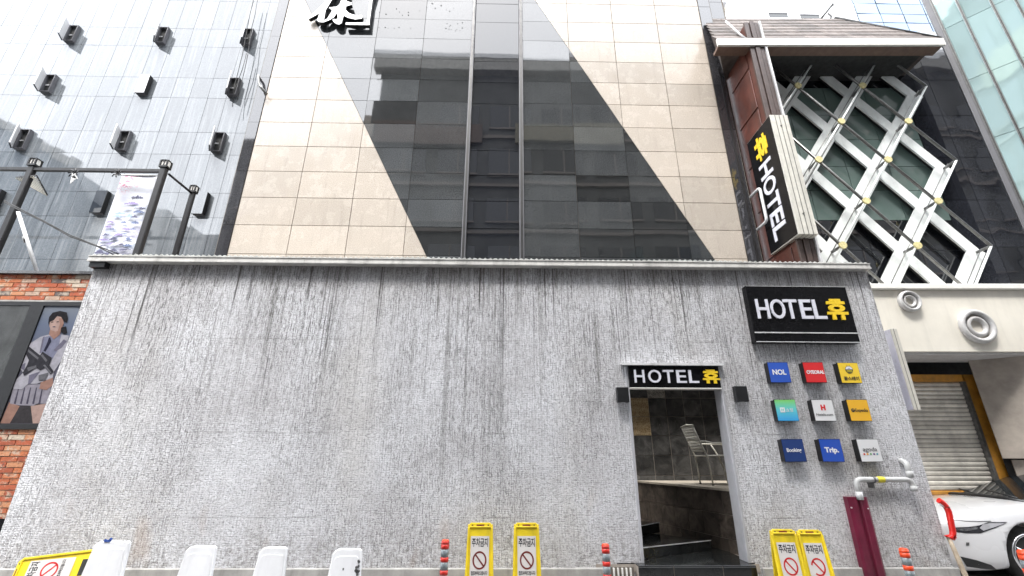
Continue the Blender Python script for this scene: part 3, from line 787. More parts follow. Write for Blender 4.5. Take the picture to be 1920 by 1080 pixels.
# up-down wall lamps
def wall_lamp(px0, px1, py0, py1, label):
    a, b_, = P(px0, (py0 + py1) / 2, YW - .1), P(px1, (py0 + py1) / 2, YW - .1)
    z1, z0 = P((px0 + px1) / 2, py0, YW - .1).z, P((px0 + px1) / 2, py1, YW - .1).z
    t = thing("wall_lamp", ((a.x + b_.x) / 2, YW - .1, z0), label, "lamp", "black cube lamps on either side of the doorway")
    MB().box(a.x, b_.x, YW - .11, YW - .035, z0, z1).build("lamp_body", M['black_paint'], t, bevel=.004)
    MB().box(a.x + .02, b_.x - .02, YW - .036, YW - .0005, z0 + .03, z1 - .03).build("back_plate", M['carblack'], t)
    MB().disc(((a.x + b_.x) / 2, YW - .07, z0 - .001), (0, 0, 1), .03, .006, 16).build("lens", M['frame_grey'], t)
wall_lamp(1157, 1179, 726, 754, "black cube wall lamp on the left side of the doorway")
wall_lamp(1379, 1402, 724, 753, "black cube wall lamp on the right side of the doorway")

# pipe, steel cover
pp = thing("drain_pipe", (P(1660, 900, YW - .08).x, YW - .08, P(1603, 930, YW).z), "grey elbowed pipe clamped to the wall above the maroon steel strip", "pipe")
def pq(x_, y_, Y=YW - .08): return P(x_, y_, Y)
def bend(pts, r):
    out = [pts[0]]
    for i in range(1, len(pts) - 1):
        p0, p1, p2 = pts[i - 1], pts[i], pts[i + 1]
        a = p1 + (p0 - p1).normalized() * r; b_ = p1 + (p2 - p1).normalized() * r
        for k in range(6):
            t = k / 5; out.append((a * (1 - t) + p1 * t) * (1 - t) + (p1 * (1 - t) + b_ * t) * t)
    return out + [pts[-1]]
e1 = pq(1612, 932); e2 = pq(1607, 899); e3 = pq(1708, 898); e4 = pq(1718, 921)
e2.x = e1.x; e3.z = e2.z; e4.x = e3.x
MB().tube(bend([e1, e2, e3, e4], .07), .032, 12).build("pipe_run", M['pipe'], pp)
u1 = e3 + Vector((0, .0, .02)); u2 = pq(1697, 868); u2.x = e3.x
MB().tube(bend([u1, u2, u2 + Vector((0, .1, .03))], .05), .034, 12).build("pipe_branch", M['pipe'], pp)
MB().tube([e3 + Vector((0, 0, .03)), e3 + Vector((0, 0, .10))], .042, 12).build("pipe_socket", M['pipe'], pp)
MB().tube([e4 + Vector((0, 0, .0)), e4 + Vector((0, 0, .06))], .042, 12).build("pipe_socket", M['pipe'], pp)
MB().tube([e1 + Vector((0, 0, -.03)), e1 + Vector((0, 0, .06))], .040, 12).build("pipe_socket", M['white_metal'], pp)
mc = (e2 + e3) / 2
MB().tube([Vector((e2.x + .22, e2.y, e2.z)), Vector((e2.x + .24, e2.y, e2.z))], .041, 12).build("clamp", M['rod'], pp)
MB().box(e2.x + .20, e2.x + .225, YW - .08, YW, e2.z - .10, e2.z - .03).build("bracket", M['rod'], pp)
MB().tube([Vector((e2.x + .27, e2.y, e2.z)), Vector((e2.x + .36, e2.y, e2.z))], .0368, 12, cap=False).build("tape", M['tape_yellow'], pp)
mg = thing("steel_strip", (P(1625, 1000, YW - .09).x, YW - .09, 0), "tall maroon folded steel strip standing against the wall below the pipe", "steel cover")
gx0 = avg(P(1592, 935, YW - .09).x, P(1622, 1078, YW - .09).x); gx1 = avg(P(1630, 935, YW - .09).x, P(1662, 1078, YW - .09).x); gz = P(1610, 932, YW - .09).z
bm_ = FB(YW)
s = MB(); pr_ = [(gx0, 0), (gx0, .075), (gx0 + .03, .09), (gx0 + .10, .09), (gx0 + .115, .065), (gx0 + .145, .065), (gx0 + .16, .09), (gx1 - .03, .09), (gx1, .07), (gx1, 0)]
vs_ = [(x_, YW - d_, z_) for z_ in (0, gz) for x_, d_ in pr_]; n = len(pr_)
s.add(vs_, [(i, i + 1, n + i + 1, n + i) for i in range(n - 1)] + [list(range(n)), list(range(2 * n - 1, n - 1, -1))])
s.build("folded_sheet", M['maroon'], mg)
MB().disc((gx0 + .018, YW - .086, gz - .12), (0, 1, 0), .009, .012, 8).build("screw", M['white_metal'], mg)
MB().disc((gx0 + .22, YW - .093, .9), (0, 1, 0), .007, .01, 8).build("screw", M['white_metal'], mg)

# ================================================================== HOTEL TOWER WITH GRANITE PANELS
YG = 8.0
bG = FB(YG)
hb = thing("hotel_building", (0, YG, 3.9), "beige and dark granite hotel front with a central glass column and diagonal colour pattern", "building")
GZ = [5.76 + .6265 * k for k in range(-3, 15)]
GX = {}
def gx(*pp_): return avg(*[bG.hit(*q)[0] for q in pp_])
GL = gx((433, 475), (518, 80)); GR = gx((1396, 480), (1325, 80))
SL = gx((405, 478), (500, 80)); SR = gx((1431, 480), (1352, 120))
m1a, m1b = gx((867, 480), (880, 90)), gx((876, 480), (886, 90))
m2a, m2b = gx((974, 480), (973, 90)), gx((982, 480), (981, 90))
cl = [GL + (m1a - GL) * i / 4 for i in range(5)]
cr_ = [m2b + (GR - m2b) * i / 4 for i in range(5)]
print("granite", GL, m1a, m2b, GR, SL, SR, (m1a - GL) / 4, (GR - m2b) / 4)
dl0, dl1 = bG.hit(803, 487), bG.hit(572, 0); dR0, dR1 = bG.hit(1340, 487), bG.hit(1003, 0)
def panel(poly, mt, gap=.006, thick=.03, name="granite_panel", Y=YG, tilt=.0022, parent=None):
    if area(poly) < .012: return
    cx = avg(*[p[0] for p in poly]); cz = avg(*[p[1] for p in poly])
    xs = [p[0] for p in poly]; zs = [p[1] for p in poly]
    w_, h_ = max(xs) - min(xs), max(zs) - min(zs)
    if w_ < .05 or h_ < .05: return
    pl2 = [(cx + (x - cx) * (1 - 2 * gap / w_), cz + (z - cz) * (1 - 2 * gap / h_)) for x, z in poly]
    o = MB().prism(FB(Y), pl2, -thick, 0).build(name, mt, parent or hb, loc=(cx, Y, cz))
    o.rotation_euler = (random.uniform(-1, 1) * tilt, 0, random.uniform(-1, 1) * tilt)
    return o
for r in range(len(GZ) - 1):
    za, zb2 = GZ[r], GZ[r + 1]
    for (cs, d0, d1, left) in ((cl, dl0, dl1, True), (cr_, dR0, dR1, False)):
        for i in range(4):
            poly = [(cs[i], za), (cs[i + 1], za), (cs[i + 1], zb2), (cs[i], zb2)]
            pa = clip(poly, d0, d1, left); pb = clip(poly, d0, d1, not left)
            beige, dark = pa, pb
            for pp2, mt, nm in ((beige, M['granite_beige'], "beige_panel"), (dark, M['granite_dark'], "dark_panel")):
                if len(pp2) > 2: panel(pp2, mt, name=nm, tilt=.005 if nm == "dark_panel" else .001, gap=.0045 if nm == "dark_panel" else .0065)
MB().box(SL - .02, m1a, YG + .032, YG + .3, 3.9, GZ[-1]).build("wall_core", M['cream_joint'], hb)
MB().box(m2b, SR + .02, YG + .032, YG + .3, 3.9, GZ[-1]).build("wall_core", M['cream_joint'], hb)
MB().box(m1b, m2a, YG + .12, YG + .3, 3.9, GZ[-1]).build("wall_core", M['cream_joint'], hb)
MB().box(m1a, m1b, YG + .032, YG + .3, 3.9, GZ[-1]).build("wall_core", M['cream_joint'], hb)
MB().box(m2a, m2b, YG + .032, YG + .3, 3.9, GZ[-1]).build("wall_core", M['cream_joint'], hb)
for (a, b_) in ((SL, GL - .02), (GR + .02, SR)):
    for r in range(0, len(GZ) - 2, 2):
        panel([(a, GZ[r + 1]), (b_, GZ[r + 1]), (b_, GZ[r + 3] if r + 3 < len(GZ) else GZ[-1]), (a, GZ[r + 3] if r + 3 < len(GZ) else GZ[-1])], M['granite_strip'], name="strip_panel", Y=YG + .01, thick=.02, tilt=.003, gap=.004)
for a, b_ in ((m1a, m1b), (m2a, m2b)):
    MB().box(a, b_, YG - .05, YG + .031, 3.9, GZ[-1]).build("mullion", M['mullion'], hb, bevel=.006)
    MB().box(a + .022, b_ - .022, YG - .058, YG - .0505, 3.9, GZ[-1]).build("mullion_groove", M['black_paint'], hb)
rows = [GZ[0], 5.11, 5.76, 6.39, 7.01, 7.64, 8.9, 9.52, 10.15, 11.4, 12.03, GZ[-1]]
for a, b_ in zip(rows[:-1], rows[1:]):
    o = MB().prism(FB(YG + .05), rectpoly(m1b + .006, m2a - .006, a + .006, b_ - .006), -.02, 0).build("glass_pane", M['glass_dark'], hb, loc=((m1b + m2a) / 2, YG + .05, (a + b_) / 2))
    o.rotation_euler = (random.uniform(-.004, .004), 0, random.uniform(-.004, .004))
# bolt holes left by an earlier sign
h = MB()
for _ in range(34):
    px, py = random.choice([(random.uniform(705, 790), random.uniform(16, 30)), (random.uniform(710, 775), random.uniform(50, 54)), (random.uniform(800, 870), random.uniform(5, 30)), (random.uniform(835, 868), random.uniform(40, 60))])
    q = P(px, py, YG); h.disc((q.x, YG - .004, q.z), (0, 1, 0), random.uniform(.006, .016), .006, 8)
h.build("bolt_holes", M['dark_backing'], hb, kind='stuff')
# narrow return on the right of the tower
for r in range(0, len(GZ) - 2):
    panel([(SR + .03, GZ[r]), (SR + .55, GZ[r]), (SR + .55, GZ[r + 1]), (SR + .03, GZ[r + 1])], M['granite_strip'], name="strip_panel", Y=YG + .35, thick=.02, tilt=.004, gap=.004)
MB().box(SR + .021, SR + .6, YG + .372, YG + .6, 3.9, GZ[-1]).build("wall_core", M['cream_joint'], hb)

# brush character sign
cs_ = thing("character_sign", (P(640, 20, 7.84).x, 7.84, P(640, 50, 7.84).z), "white brush-style Chinese character sign with dark sides and square outline, top of the granite front", "sign")
bC = FB(7.86)
def zc(zx, zy): return bC.hit(560 + zx / 12, zy / 12)
def stroke(pts, k=0, nm="stroke"):
    poly = [zc(*q) for q in pts]
    m = MB(); n = len(poly)
    m.prism(bC, poly, -.09, k * .0012); m.m = [0] + [1] * (n + 1)
    m.build(nm, [M['white_plastic'], M['black_paint']], cs_)
stroke([(205, 375), (330, 292), (480, 150), (620, 0), (700, -160), (760, -330), (900, -330), (830, -160), (745, 0), (600, 240), (470, 290), (340, 370), (250, 415), (215, 408)], 0, "brush_stroke")
stroke([(470, 280), (610, 215), (575, 420), (565, 500), (470, 495), (415, 465), (440, 380)], 1, "brush_stroke")
stroke([(415, 465), (560, 470), (640, 420), (720, 300), (745, 240), (860, 260), (850, 310), (790, 390), (690, 455), (560, 503), (470, 498)], 2, "brush_stroke")
stroke([(680, 172), (860, 152), (930, 90), (960, 0), (1000, -160), (1020, -330), (1130, -330), (1120, -160), (1080, 0), (1090, 60), (1060, 180), (1060, 250), (1020, 340), (985, 440), (970, 520), (920, 550), (850, 540), (800, 500), (760, 450), (800, 428), (850, 440), (880, 400), (862, 260), (755, 236)], 3, "brush_stroke")
stroke([(1040, 40), (1140, 45), (1188, 60), (1194, 108), (1110, 132), (1040, 150)], 4, "brush_stroke")
stroke([(1010, 180), (1060, 225), (1120, 290), (1200, 325), (1290, 347), (1380, 350), (1412, 335), (1442, 372), (1420, 422), (1270, 440), (1120, 405), (990, 345)], 5, "brush_stroke")
stroke([(700, -330), (1400, -330), (1400, -260), (700, -240)], 6, "brush_stroke")
stroke([(1060, 505), (1596, 512), (1592, 562), (1060, 555)], 0, "outline_bar")
stroke([(1670, -330), (1760, -330), (1660, 0), (1592, 511), (1535, 509), (1600, 0)], 1, "outline_bar")
# ================================================================== LEFT: GREY TILED BUILDING
YL = 8.30
bLf = FB(YL)
lb = thing("grey_tiled_building", (-9.5, YL, 3.8), "pale grey glazed-tile building with rows of small projecting windows, left of the granite front", "building")
ZR = []
z = 1.5 + YL * (.5505 - .1865)
while z < 15.5:
    ZR.append((z, z + YL * .0705)); ZR.append((z + YL * .0705, z + YL * .1865)); z += YL * .1865
LX1 = SL + .0
cw = .42; nc = int((LX1 + 14.2) / cw)
wins = []
for k, pts in enumerate([[(128, 85), (90, 175), (42, 277), (-8, 384)], [(300, 90), (264, 178), (235, 281), (188, 391)], [(460, 92), (436, 186), (409, 288), (376, 393)]]):
    hs = [bLf.hit(*q) for q in pts]; xx = avg(*[h_[0] for h_ in hs]); wins.append((xx, [h_[1] for h_ in hs]))
zband = [a for a in ZR[0::2]]
def band_for(z_): return min(zband, key=lambda b: abs((b[0] + b[1]) / 2 - z_))
print("windows", wins)
cnt = 0
for (za, zb2) in ZR:
    for i in range(nc + 1):
        xb = LX1 - i * cw; xa = xb - cw
        if not (seen((xa, YL, za), 40) or seen((xb, YL, zb2), 40)): continue
        panel([(xa, za), (xb, za), (xb, zb2), (xa, zb2)], M['tile_grey'], name="facade_tile", Y=YL, thick=.02, tilt=.0035, gap=.0032, parent=lb); cnt += 1
print("tiles", cnt)
MB().box(-14.2, LX1, YL + .021, YL + .4, 3.6, 16).build("wall_core", M['whiterender'], lb)
def projwin(xc, zc_, state, par=lb):
    w_, h_, d_ = .105, .25, .085
    par_ = MB()
    # casing: four sides of a shallow box
    par_.box(xc - w_, xc - w_ + .018, YL - d_, YL, zc_ - h_, zc_ + h_); par_.box(xc + w_ - .018, xc + w_, YL - d_, YL, zc_ - h_, zc_ + h_)
    par_.box(xc - w_ + .018, xc + w_ - .018, YL - d_, YL, zc_ + h_ - .018, zc_ + h_); par_.box(xc - w_ + .018, xc + w_ - .018, YL - d_, YL, zc_ - h_, zc_ - h_ + .018)
    f = par_.build("window", M['mullion'], par)
    MB().box(xc - w_ + .019, xc + w_ - .019, YL - .02, YL - .005, zc_ - h_ + .019, zc_ + h_ - .019).build("opening", M['dark_backing'], f)
    MB().box(xc - w_ + .019, xc - w_ + .10, YL - .035, YL - .021, zc_ - .03, zc_ + .0).build("handle_bar", M['white_metal'], f)
    m = MB()
    if state == 'open':
        an = R(random.uniform(48, 66)); b2 = Basis((xc - w_, YL - d_, zc_), (math.cos(an), -math.sin(an), 0), (-math.sin(an), -math.cos(an), 0))
        m.bbox(b2, 0, .235, -h_, h_, 0, .02, 0)
        m.build("sash", M['white_plastic'], f)
        MB().bbox(b2, .0, .235, -h_ - .012, -h_ - .001, 0, .022).build("sash_edge", M['black_paint'], f)
    else:
        m.box(xc - w_ - .005, xc + w_ + .005, YL - d_ - .025, YL - d_ - .002, zc_ - h_ - .005, zc_ + h_ + .005)
        m.build("sash", M['white_plastic'] if state == 'white' else M['glass_dark'] if state == 'dark' else M['tile_grey'], f)
        e = MB(); e.box(xc + w_ + .0055, xc + w_ + .012, YL - d_ - .025, YL - .01, zc_ - h_, zc_ + h_); e.box(xc - w_, xc + w_, YL - d_ - .024, YL - d_ - .003, zc_ - h_ - .014, zc_ - h_ - .006)
        e.build("seal", M['black_paint'], f)
for k, (xx, zz) in enumerate(wins):
    for j, z_ in enumerate(zz):
        b2 = band_for(z_); stt = 'open'
        if k == 1 and j == 1: stt = 'white'
        if k == 1 and j == 3: stt = 'dark'
        if k == 2 and j == 3: stt = 'grey'
        if k == 0 and j == 3: stt = 'dark'
        projwin(xx, (b2[0] + b2[1]) / 2, stt)
# loose cables down the right hand windows
cb = thing("cable_bundle", (P(455, 100, YL - .2).x, YL - .2, 8), "thin black cables hanging loosely down the grey tiles past the right window column", "cable")
for (pts) in ([(476, -6), (468, 30), (462, 62), (455, 100), (447, 132), (440, 160), (436, 200)], [(484, -6), (478, 28), (470, 60), (466, 95), (460, 125), (452, 160), (444, 190)], [(462, 100), (455, 128), (447, 150), (440, 172)]):
    MB().tube([P(a, b_, YL - .22) for a, b_ in pts], .008, 6).build("cable", M['cable'], cb)
dq = thing("wall_duct", (P(492, 160, YG - .1).x, YG - .1, P(492, 170, YG).z), "bent grey metal duct stub on the grey strip beside the beige granite", "duct")
MB().tube(bend([P(484, 142, YG), P(484, 142, YG - .12), P(486, 160, YG - .12), P(500, 176, YG - .10)], .05), .028, 10).build("duct_pipe", M['rod'], dq)

# ================================================================== LEFT: BRICK SHOP FRONT
YK = 6.62
bk_ = thing("brick_shopfront", (-7, YK, 0), "old red brick shop front with black framed display windows beside the grey wall", "building")
KX1 = -4.2
zt1 = P(80, 515, YK).z; zb1 = P(80, 563, YK).z; zt2 = P(40, 805, YK).z; zb2_ = P(10, 972, YK).z
print("brick z", zt1, zb1, zt2, zb2_, 'wall left', WX0)
bh = (zt1 - zb1) / 6
MB().box(-11, KX1, YK + .01, YK + .5, 0, zt1).build("wall_core", M['mortar'], bk_)
def bricks(z0, z1, nm="brick"):
    n = round((z1 - z0) / bh)
    for r in range(n):
        za = z1 - (r + 1) * bh; off = (.11 if r % 2 else 0) + random.uniform(-.01, .01)
        x_ = KX1 + off
        while x_ > -9.6:
            xa = x_ - .222
            if seen((x_, YK, za), 6) and x_ < WX0 + 1.2 and xa > -9.6:
                px = (CM.inverted() @ Vector((xa, YK, za)))
                ang_w = WX0 * YK / YW
                if xa < ang_w + .05:
                    dd = random.uniform(-.004, .004)
                    MB().box(xa + .005, x_ - .005, YK - .004 + dd, YK + .02, za + .0055, za + bh - .0055).build("brick", M['brick'], bk_)
            x_ = xa
bricks(zb1, zt1); bricks(zb2_, zt2)
MB().box(-11, KX1, YK - .05, YK + .45, zt1 + .002, zt1 + .045).build("coping", M['granite_strip'], bk_)
MB().box(-11, KX1, YK - .012, YK + .0, zb1 - .03, zb1 - .002).build("lintel_bead", M['plinth'], bk_)
MB().box(-11, KX1, YK - .03, YK + .009, zb1 - .095, zb1 - .031).build("window_head", M['black_paint'], bk_)
MB().box(-11, KX1, YK - .03, YK + .009, zt2 + .004, zt2 + .07).build("window_sill", M['black_paint'], bk_)
MB().box(-11, KX1, YK - .03, YK + .009, 0, zb2_ - .002).build("base_panel", M['black_gloss'], bk_)
# black post between shop window and poster
pa_ = P(72, 600, YK - .02).x; pb_ = P(52, 600, YK - .02).x
pa_ = avg(P(80, 580, YK - .02).x, P(1, 793, YK - .02).x); 
MB().box(pa_ - .20, pa_ - .002, YK - .035, YK + .008, zt2 + .071, zb1 - .096).build("window_post", M['black_paint'], bk_)
MB().box(-11, pa_ - .201, YK - .012, YK - .004, zt2 + .071, zb1 - .096).build("window_pane", M['glass_shop'], bk_)
# poster
YP = YK - .015
po = thing("window_poster", (pa_ + .4, YP, zt2 + .08), "tall shop window poster of a woman in pale jacket and pleated skirt", "poster")
MB().box(pa_, KX1, YP, YP + .006, zt2 + .071, zb1 - .096).build("sheet", gradmat('poster dusk blue', [(0, (.03, .027, .035)), (.45, (.05, .05, .075)), (.8, (.07, .09, .14)), (1, (.13, .145, .165))], zt2, zb1, .8), po)
bP = FB(YP)
pcol = {k: mat('poster ' + k, tuple(q * .5 for q in c_), .8, var=.18, scale=14, spec=.15) for k, c_ in dict(skin=(.42, .24, .19), skinlit=(.55, .38, .33), hair=(.012, .010, .014), jacket=(.50, .49, .55), jacketshade=(.20, .19, .26), shirt=(.26, .27, .38), tie=(.02, .02, .05), metal=(.035, .035, .045), metallight=(.16, .16, .18), skirt=(.36, .34, .40), pleat=(.09, .08, .12), floor=(.05, .045, .05)).items()}
lay = [0]
def zp(zx, zy): return bP.hit(zx / 4.32, 560 + zy / 4.32)
def shape(pts, c_, nm="print"):
    lay[0] += 1
    MB().prism(bP, [zp(*q) for q in pts], .0004 * lay[0], .0004 * lay[0] + .0003).build(nm, pcol[c_], po)
shape([(60, 890), (330, 840), (300, 1008), (8, 1008)], 'floor')
shape([(75, 840), (160, 870), (80, 1010), (2, 1010)], 'skin')
shape([(250, 870), (372, 850), (320, 1010), (266, 1010)], 'skinlit')
shape([(110, 700), (420, 690), (380, 850), (300, 850), (270, 868), (200, 865), (150, 862), (80, 850)], 'skirt')
for a in (0, 1, 2, 3, 4):
    shape([(150 + a * 48, 720), (158 + a * 48, 720), (128 + a * 50, 855), (112 + a * 50, 850)], 'pleat')
shape([(400, 640), (430, 620), (432, 700), (380, 740), (320, 730), (340, 650)], 'skin')
shape([(250, 360), (330, 310), (400, 290), (500, 290), (560, 300), (540, 400), (500, 500), (440, 590), (430, 640), (300, 690), (230, 690), (180, 735), (110, 730), (100, 690), (190, 600), (160, 560), (215, 420)], 'jacket')
shape([(360, 310), (500, 290), (470, 420), (420, 500), (330, 500), (340, 400)], 'shirt')
shape([(350, 310), (365, 306), (335, 440), (322, 440)], 'jacketshade'); shape([(440, 415), (520, 330), (545, 345), (500, 400), (450, 430)], 'jacketshade')
shape([(240, 620), (330, 590), (250, 690), (230, 690)], 'jacketshade'); shape([(170, 540), (210, 520), (200, 580), (165, 560)], 'jacketshade')
shape([(398, 320), (410, 312), (420, 345), (372, 430), (355, 425), (385, 360)], 'tie')
shape([(412, 240), (500, 240), (490, 290), (440, 330), (400, 290)], 'skin')
shape([(402, 170), (440, 140), (510, 150), (520, 200), (500, 250), (455, 268), (415, 255), (400, 215)], 'skinlit')
shape([(480, 160), (512, 160), (518, 205), (500, 250), (470, 262), (490, 210)], 'skin')
shape([(395, 195), (402, 150), (430, 115), (490, 100), (545, 112), (555, 160), (545, 195), (520, 185), (500, 150), (470, 140), (440, 175), (408, 190), (402, 225)], 'hair')
shape([(500, 235), (540, 225), (548, 280), (520, 290), (495, 265)], 'hair')
shape([(430, 226), (452, 224), (455, 232), (432, 234)], 'pleat')
for q in ((418, 190), (462, 188)): shape([(q[0], q[1]), (q[0] + 18, q[1] - 4), (q[0] + 20, q[1] + 3), (q[0] + 2, q[1] + 5)], 'hair')
shape([(215, 395), (240, 388), (330, 460), (350, 430), (425, 480), (405, 540), (440, 590), (415, 615), (370, 560), (330, 580), (300, 560), (240, 600), (200, 625), (190, 600), (225, 540), (240, 500), (212, 440)], 'metal')
shape([(235, 410), (320, 480), (310, 495), (232, 430)], 'metallight'); shape([(335, 460), (350, 450), (390, 500), (378, 515)], 'metallight'); shape([(225, 560), (300, 540), (300, 560), (235, 590)], 'metallight')
shape([(355, 540), (370, 535), (425, 600), (412, 608)], 'metallight'); shape([(320, 620), (400, 600), (370, 660), (318, 660)], 'metallight')

# ================================================================== PERGOLA POSTS, BANNER, BRACE
YF = 6.95
pgz = P(250, 506, YF).z - .1
pg = thing("pergola_frame", (P(262, 475, YF).x, YF, pgz), "black steel post frame with glass lantern caps on the terrace above the bricks", "frame")
def post(topx, topy, Y, botx, boty, w_=.054):
    xx = avg(P(topx, topy, Y).x, P(botx, boty, Y).x); zz = P(topx, topy, Y).z
    o = MB().box(xx - w_, xx + w_, Y - w_ * .8, Y + w_ * .8, pgz, zz).build("post", M['postblack'], pg, bevel=.012)
    q = w_ * 1.15
    MB().box(xx - q * 1.15, xx + q * 1.15, Y - q, Y + q, zz + .001, zz + .035).build("lantern_base", M['postblack'], o)
    MB().box(xx - q * .8, xx + q * .8, Y - q * .7, Y + q * .7, zz + .036, zz + .145).build("lantern_glass", M['creamwhite'], o)
    for sx in (-1, 1):
        for sy in (-1, 1): MB().box(xx + sx * q * .95 - .012, xx + sx * q * .95 + .012, Y + sy * q * .85 - .01, Y + sy * q * .85 + .01, zz + .035, zz + .15).build("lantern_bar", M['postblack'], o)
    MB().box(xx - .010, xx + .010, Y - q * .85, Y - q * .72, zz + .036, zz + .15).build("lantern_bar", M['postblack'], o)
    m = MB(); m.add([(xx - q * 1.15, Y - q, zz + .15), (xx + q * 1.15, Y - q, zz + .15), (xx + q * 1.15, Y + q, zz + .15), (xx - q * 1.15, Y + q, zz + .15), (xx, Y, zz + .19)], [(0, 1, 2, 3), (0, 1, 4), (1, 2, 4), (2, 3, 4), (3, 0, 4)])
    m.build("lantern_cap", M['postblack'], o)
    return xx, zz
p1 = post(303, 316, YF, 264, 474); p0 = post(66, 313, YF, -6, 460); p2 = post(359, 362, 7.6, 333, 472, .045)
MB().box(p0[0] - 4, p1[0] - .055, YF - .03, YF + .03, p1[1] - .085, p1[1] - .03).build("beam", M['postblack'], pg)
MB().tube([(p1[0] + .06, YF + .05, p1[1] - .08), (p2[0] - .02, 7.58, p1[1] - .10)], .026, 4).build("beam", M['postblack'], pg)
br_ = thing("diagonal_brace", P(67, 505, YF - .1), "dirty white diagonal steel brace propping the leftmost black post", "brace")
MB().tube([P(34, 398, YF - .1), P(70, 512, YF - .1)], .032, 4).build("bar", M['white_metal'], br_)
MB().tube([P(46, 445, YF - .1) , P(50, 453, YF - .1)], .042, 4).build("joint_collar", M['rod'], br_)
cw_ = thing("sagging_cable", P(225, 476, 6.9), "black twin cable running down from the leftmost post to the roof edge corner", "cable")
for o_ in (0, 3):
    MB().tube([P(8, 376 + o_, 6.85), P(40, 393 + o_, 6.85), P(80, 413 + o_ * .6, 6.85), P(130, 440 + o_, 6.85), P(180, 460 + o_ * .4, 6.85), P(232, 480 + o_ * 2, 6.85)], .009, 6).build("cable", M['cable'], cw_)
# small triangular sun trellis fixed level behind the left post
zt_l = P(60, 334, YF).z
def onlevel(px, py, z_):
    o, v = ray(px, py); return o + v * ((z_ - o.z) / v.z)
tA, tB, tC = onlevel(30, 334, zt_l), onlevel(68, 331, zt_l), onlevel(88, 367, zt_l)
ls_ = thing("sun_trellis", tA, "small striped triangular slatted trellis jutting back from the leftmost black post", "trellis")
for k in range(8):
    s0 = tA.lerp(tB, k / 8.2); s1 = tC.lerp(tB, k / 8.2)
    MB().tube([s0, s1], .0095, 4).build("slat", M['creamshade'], ls_)
MB().tube([tA + Vector((0, 0, .02)), tB + Vector((0, 0, .02)), tC + Vector((0, 0, .02))], .014, 4).build("edge_bar", M['postblack'], ls_)
# two small hanging fittings on the beam
for px, lab in ((140, "small black and white metal flower ornament hanging from the beam near the left post"), (221, "small black metal flower ornament hanging from the beam above the banner")):
    c_ = P(px, 326, YF - .06)
    t = thing("beam_ornament", c_, lab, "ornament")
    m = MB()
    for k in range(7):
        a = k * 2 * math.pi / 7
        m.tube([c_, c_ + Vector((math.cos(a) * .05, -.02, math.sin(a) * .05)), c_ + Vector((math.cos(a + .5) * .09, -.03, math.sin(a + .5) * .09))], .010, 5)
    m.build("petals", M['postblack'], t)
    if px == 140:
        for q in ((-.02, -.10, .09, -.22), (.03, -.12, .12, -.10)):
            MB().prism(FB(YF - .08), [(c_.x + q[0], c_.z + .0), (c_.x + q[2], c_.z + q[1]), (c_.x + .02, c_.z + q[3])], 0, .01).build("petal", M['whiterender'], t)
# hanging banner with a misty pagoda landscape
YN = YF + .16
bx0 = avg(P(221, 330, YN).x, P(187, 470, YN).x); bx1 = avg(P(292, 330, YN).x, P(256, 470, YN).x); bz1 = P(250, 329, YN).z; bz0 = P(220, 482, YN).z
bn = thing("hanging_banner", ((bx0 + bx1) / 2, YN, bz0), "white banner printed with violet misty trees and pink blossom, hanging between black posts", "banner")
def bannermat():
    m, ns, ls, bs = newmat('banner print')
    g = ns.new("ShaderNodeNewGeometry"); sep = ns.new("ShaderNodeSeparateXYZ"); ls.new(g.outputs['Position'], sep.inputs[0])
    X, Z = sep.outputs[0], sep.outputs[2]
    hgt = ramp(ns, ls, Z, bz0, bz1)                       # 0 bottom, 1 top
    n1 = noise(ns, ls, worldpos(ns, ls, (3.2, 1, 5.5)), 1.5, 5, .6, 1.2)
    tier = noise(ns, ls, worldpos(ns, ls, (2, 1, 13)), 1, 3, .6, 1.5)
    thr = ramp(ns, ls, hgt, 0, .78, .70, .15)
    mass = ramp(ns, ls, mathn(ns, ls, 'ADD', mathn(ns, ls, 'MULTIPLY', n1, .6), mathn(ns, ls, 'MULTIPLY', tier, .4)), .43, .53)
    f = mathn(ns, ls, 'MULTIPLY', mass, thr, True)
    f = mathn(ns, ls, 'MULTIPLY', f, ramp(ns, ls, hgt, .72, .80, 1, 0))
    colr = mixc(ns, ls, ramp(ns, ls, noise(ns, ls, worldpos(ns, ls, (3, 1, 3)), 1, 2), .4, .6), (.16, .13, .30), (.16, .27, .42))
    colr = mixc(ns, ls, ramp(ns, ls, hgt, 0, .28, .8, 0), colr, (.10, .10, .16))
    c = mixc(ns, ls, f, (.74, .75, .80), colr)
    pn = noise(ns, ls, worldpos(ns, ls), 22, 4, .7)
    px_ = mathn(ns, ls, 'MULTIPLY', ramp(ns, ls, pn, .48, .58), mathn(ns, ls, 'MULTIPLY', ramp(ns, ls, hgt, .74, .86), ramp(ns, ls, X, bx0 + .18, bx0 + .42, 1, 0)))
    c = mixc(ns, ls, px_, c, (.62, .20, .30))
    ls.new(c, bs.inputs['Base Color']); bs.inputs['Roughness'].default_value = .6
    return m
m = MB(); nx_, nz_ = 10, 24
vs_ = [(bx0 + (bx1 - bx0) * i / nx_, YN + .02 * math.sin(j * .5 + i * .4) * (i / nx_), bz0 + (bz1 - bz0) * j / nz_) for j in range(nz_ + 1) for i in range(nx_ + 1)]
m.add(vs_, [(j * (nx_ + 1) + i, j * (nx_ + 1) + i + 1, (j + 1) * (nx_ + 1) + i + 1, (j + 1) * (nx_ + 1) + i) for j in range(nz_) for i in range(nx_)], 0, True)
oo = m.build("cloth", bannermat(), bn); q = oo.modifiers.new("thickness", 'SOLIDIFY'); q.thickness = .003
MB().tube([(bx0 - .02, YN, bz1 + .005), (bx1 + .02, YN, bz1 + .005)], .012, 8).build("top_rod", M['white_metal'], bn)
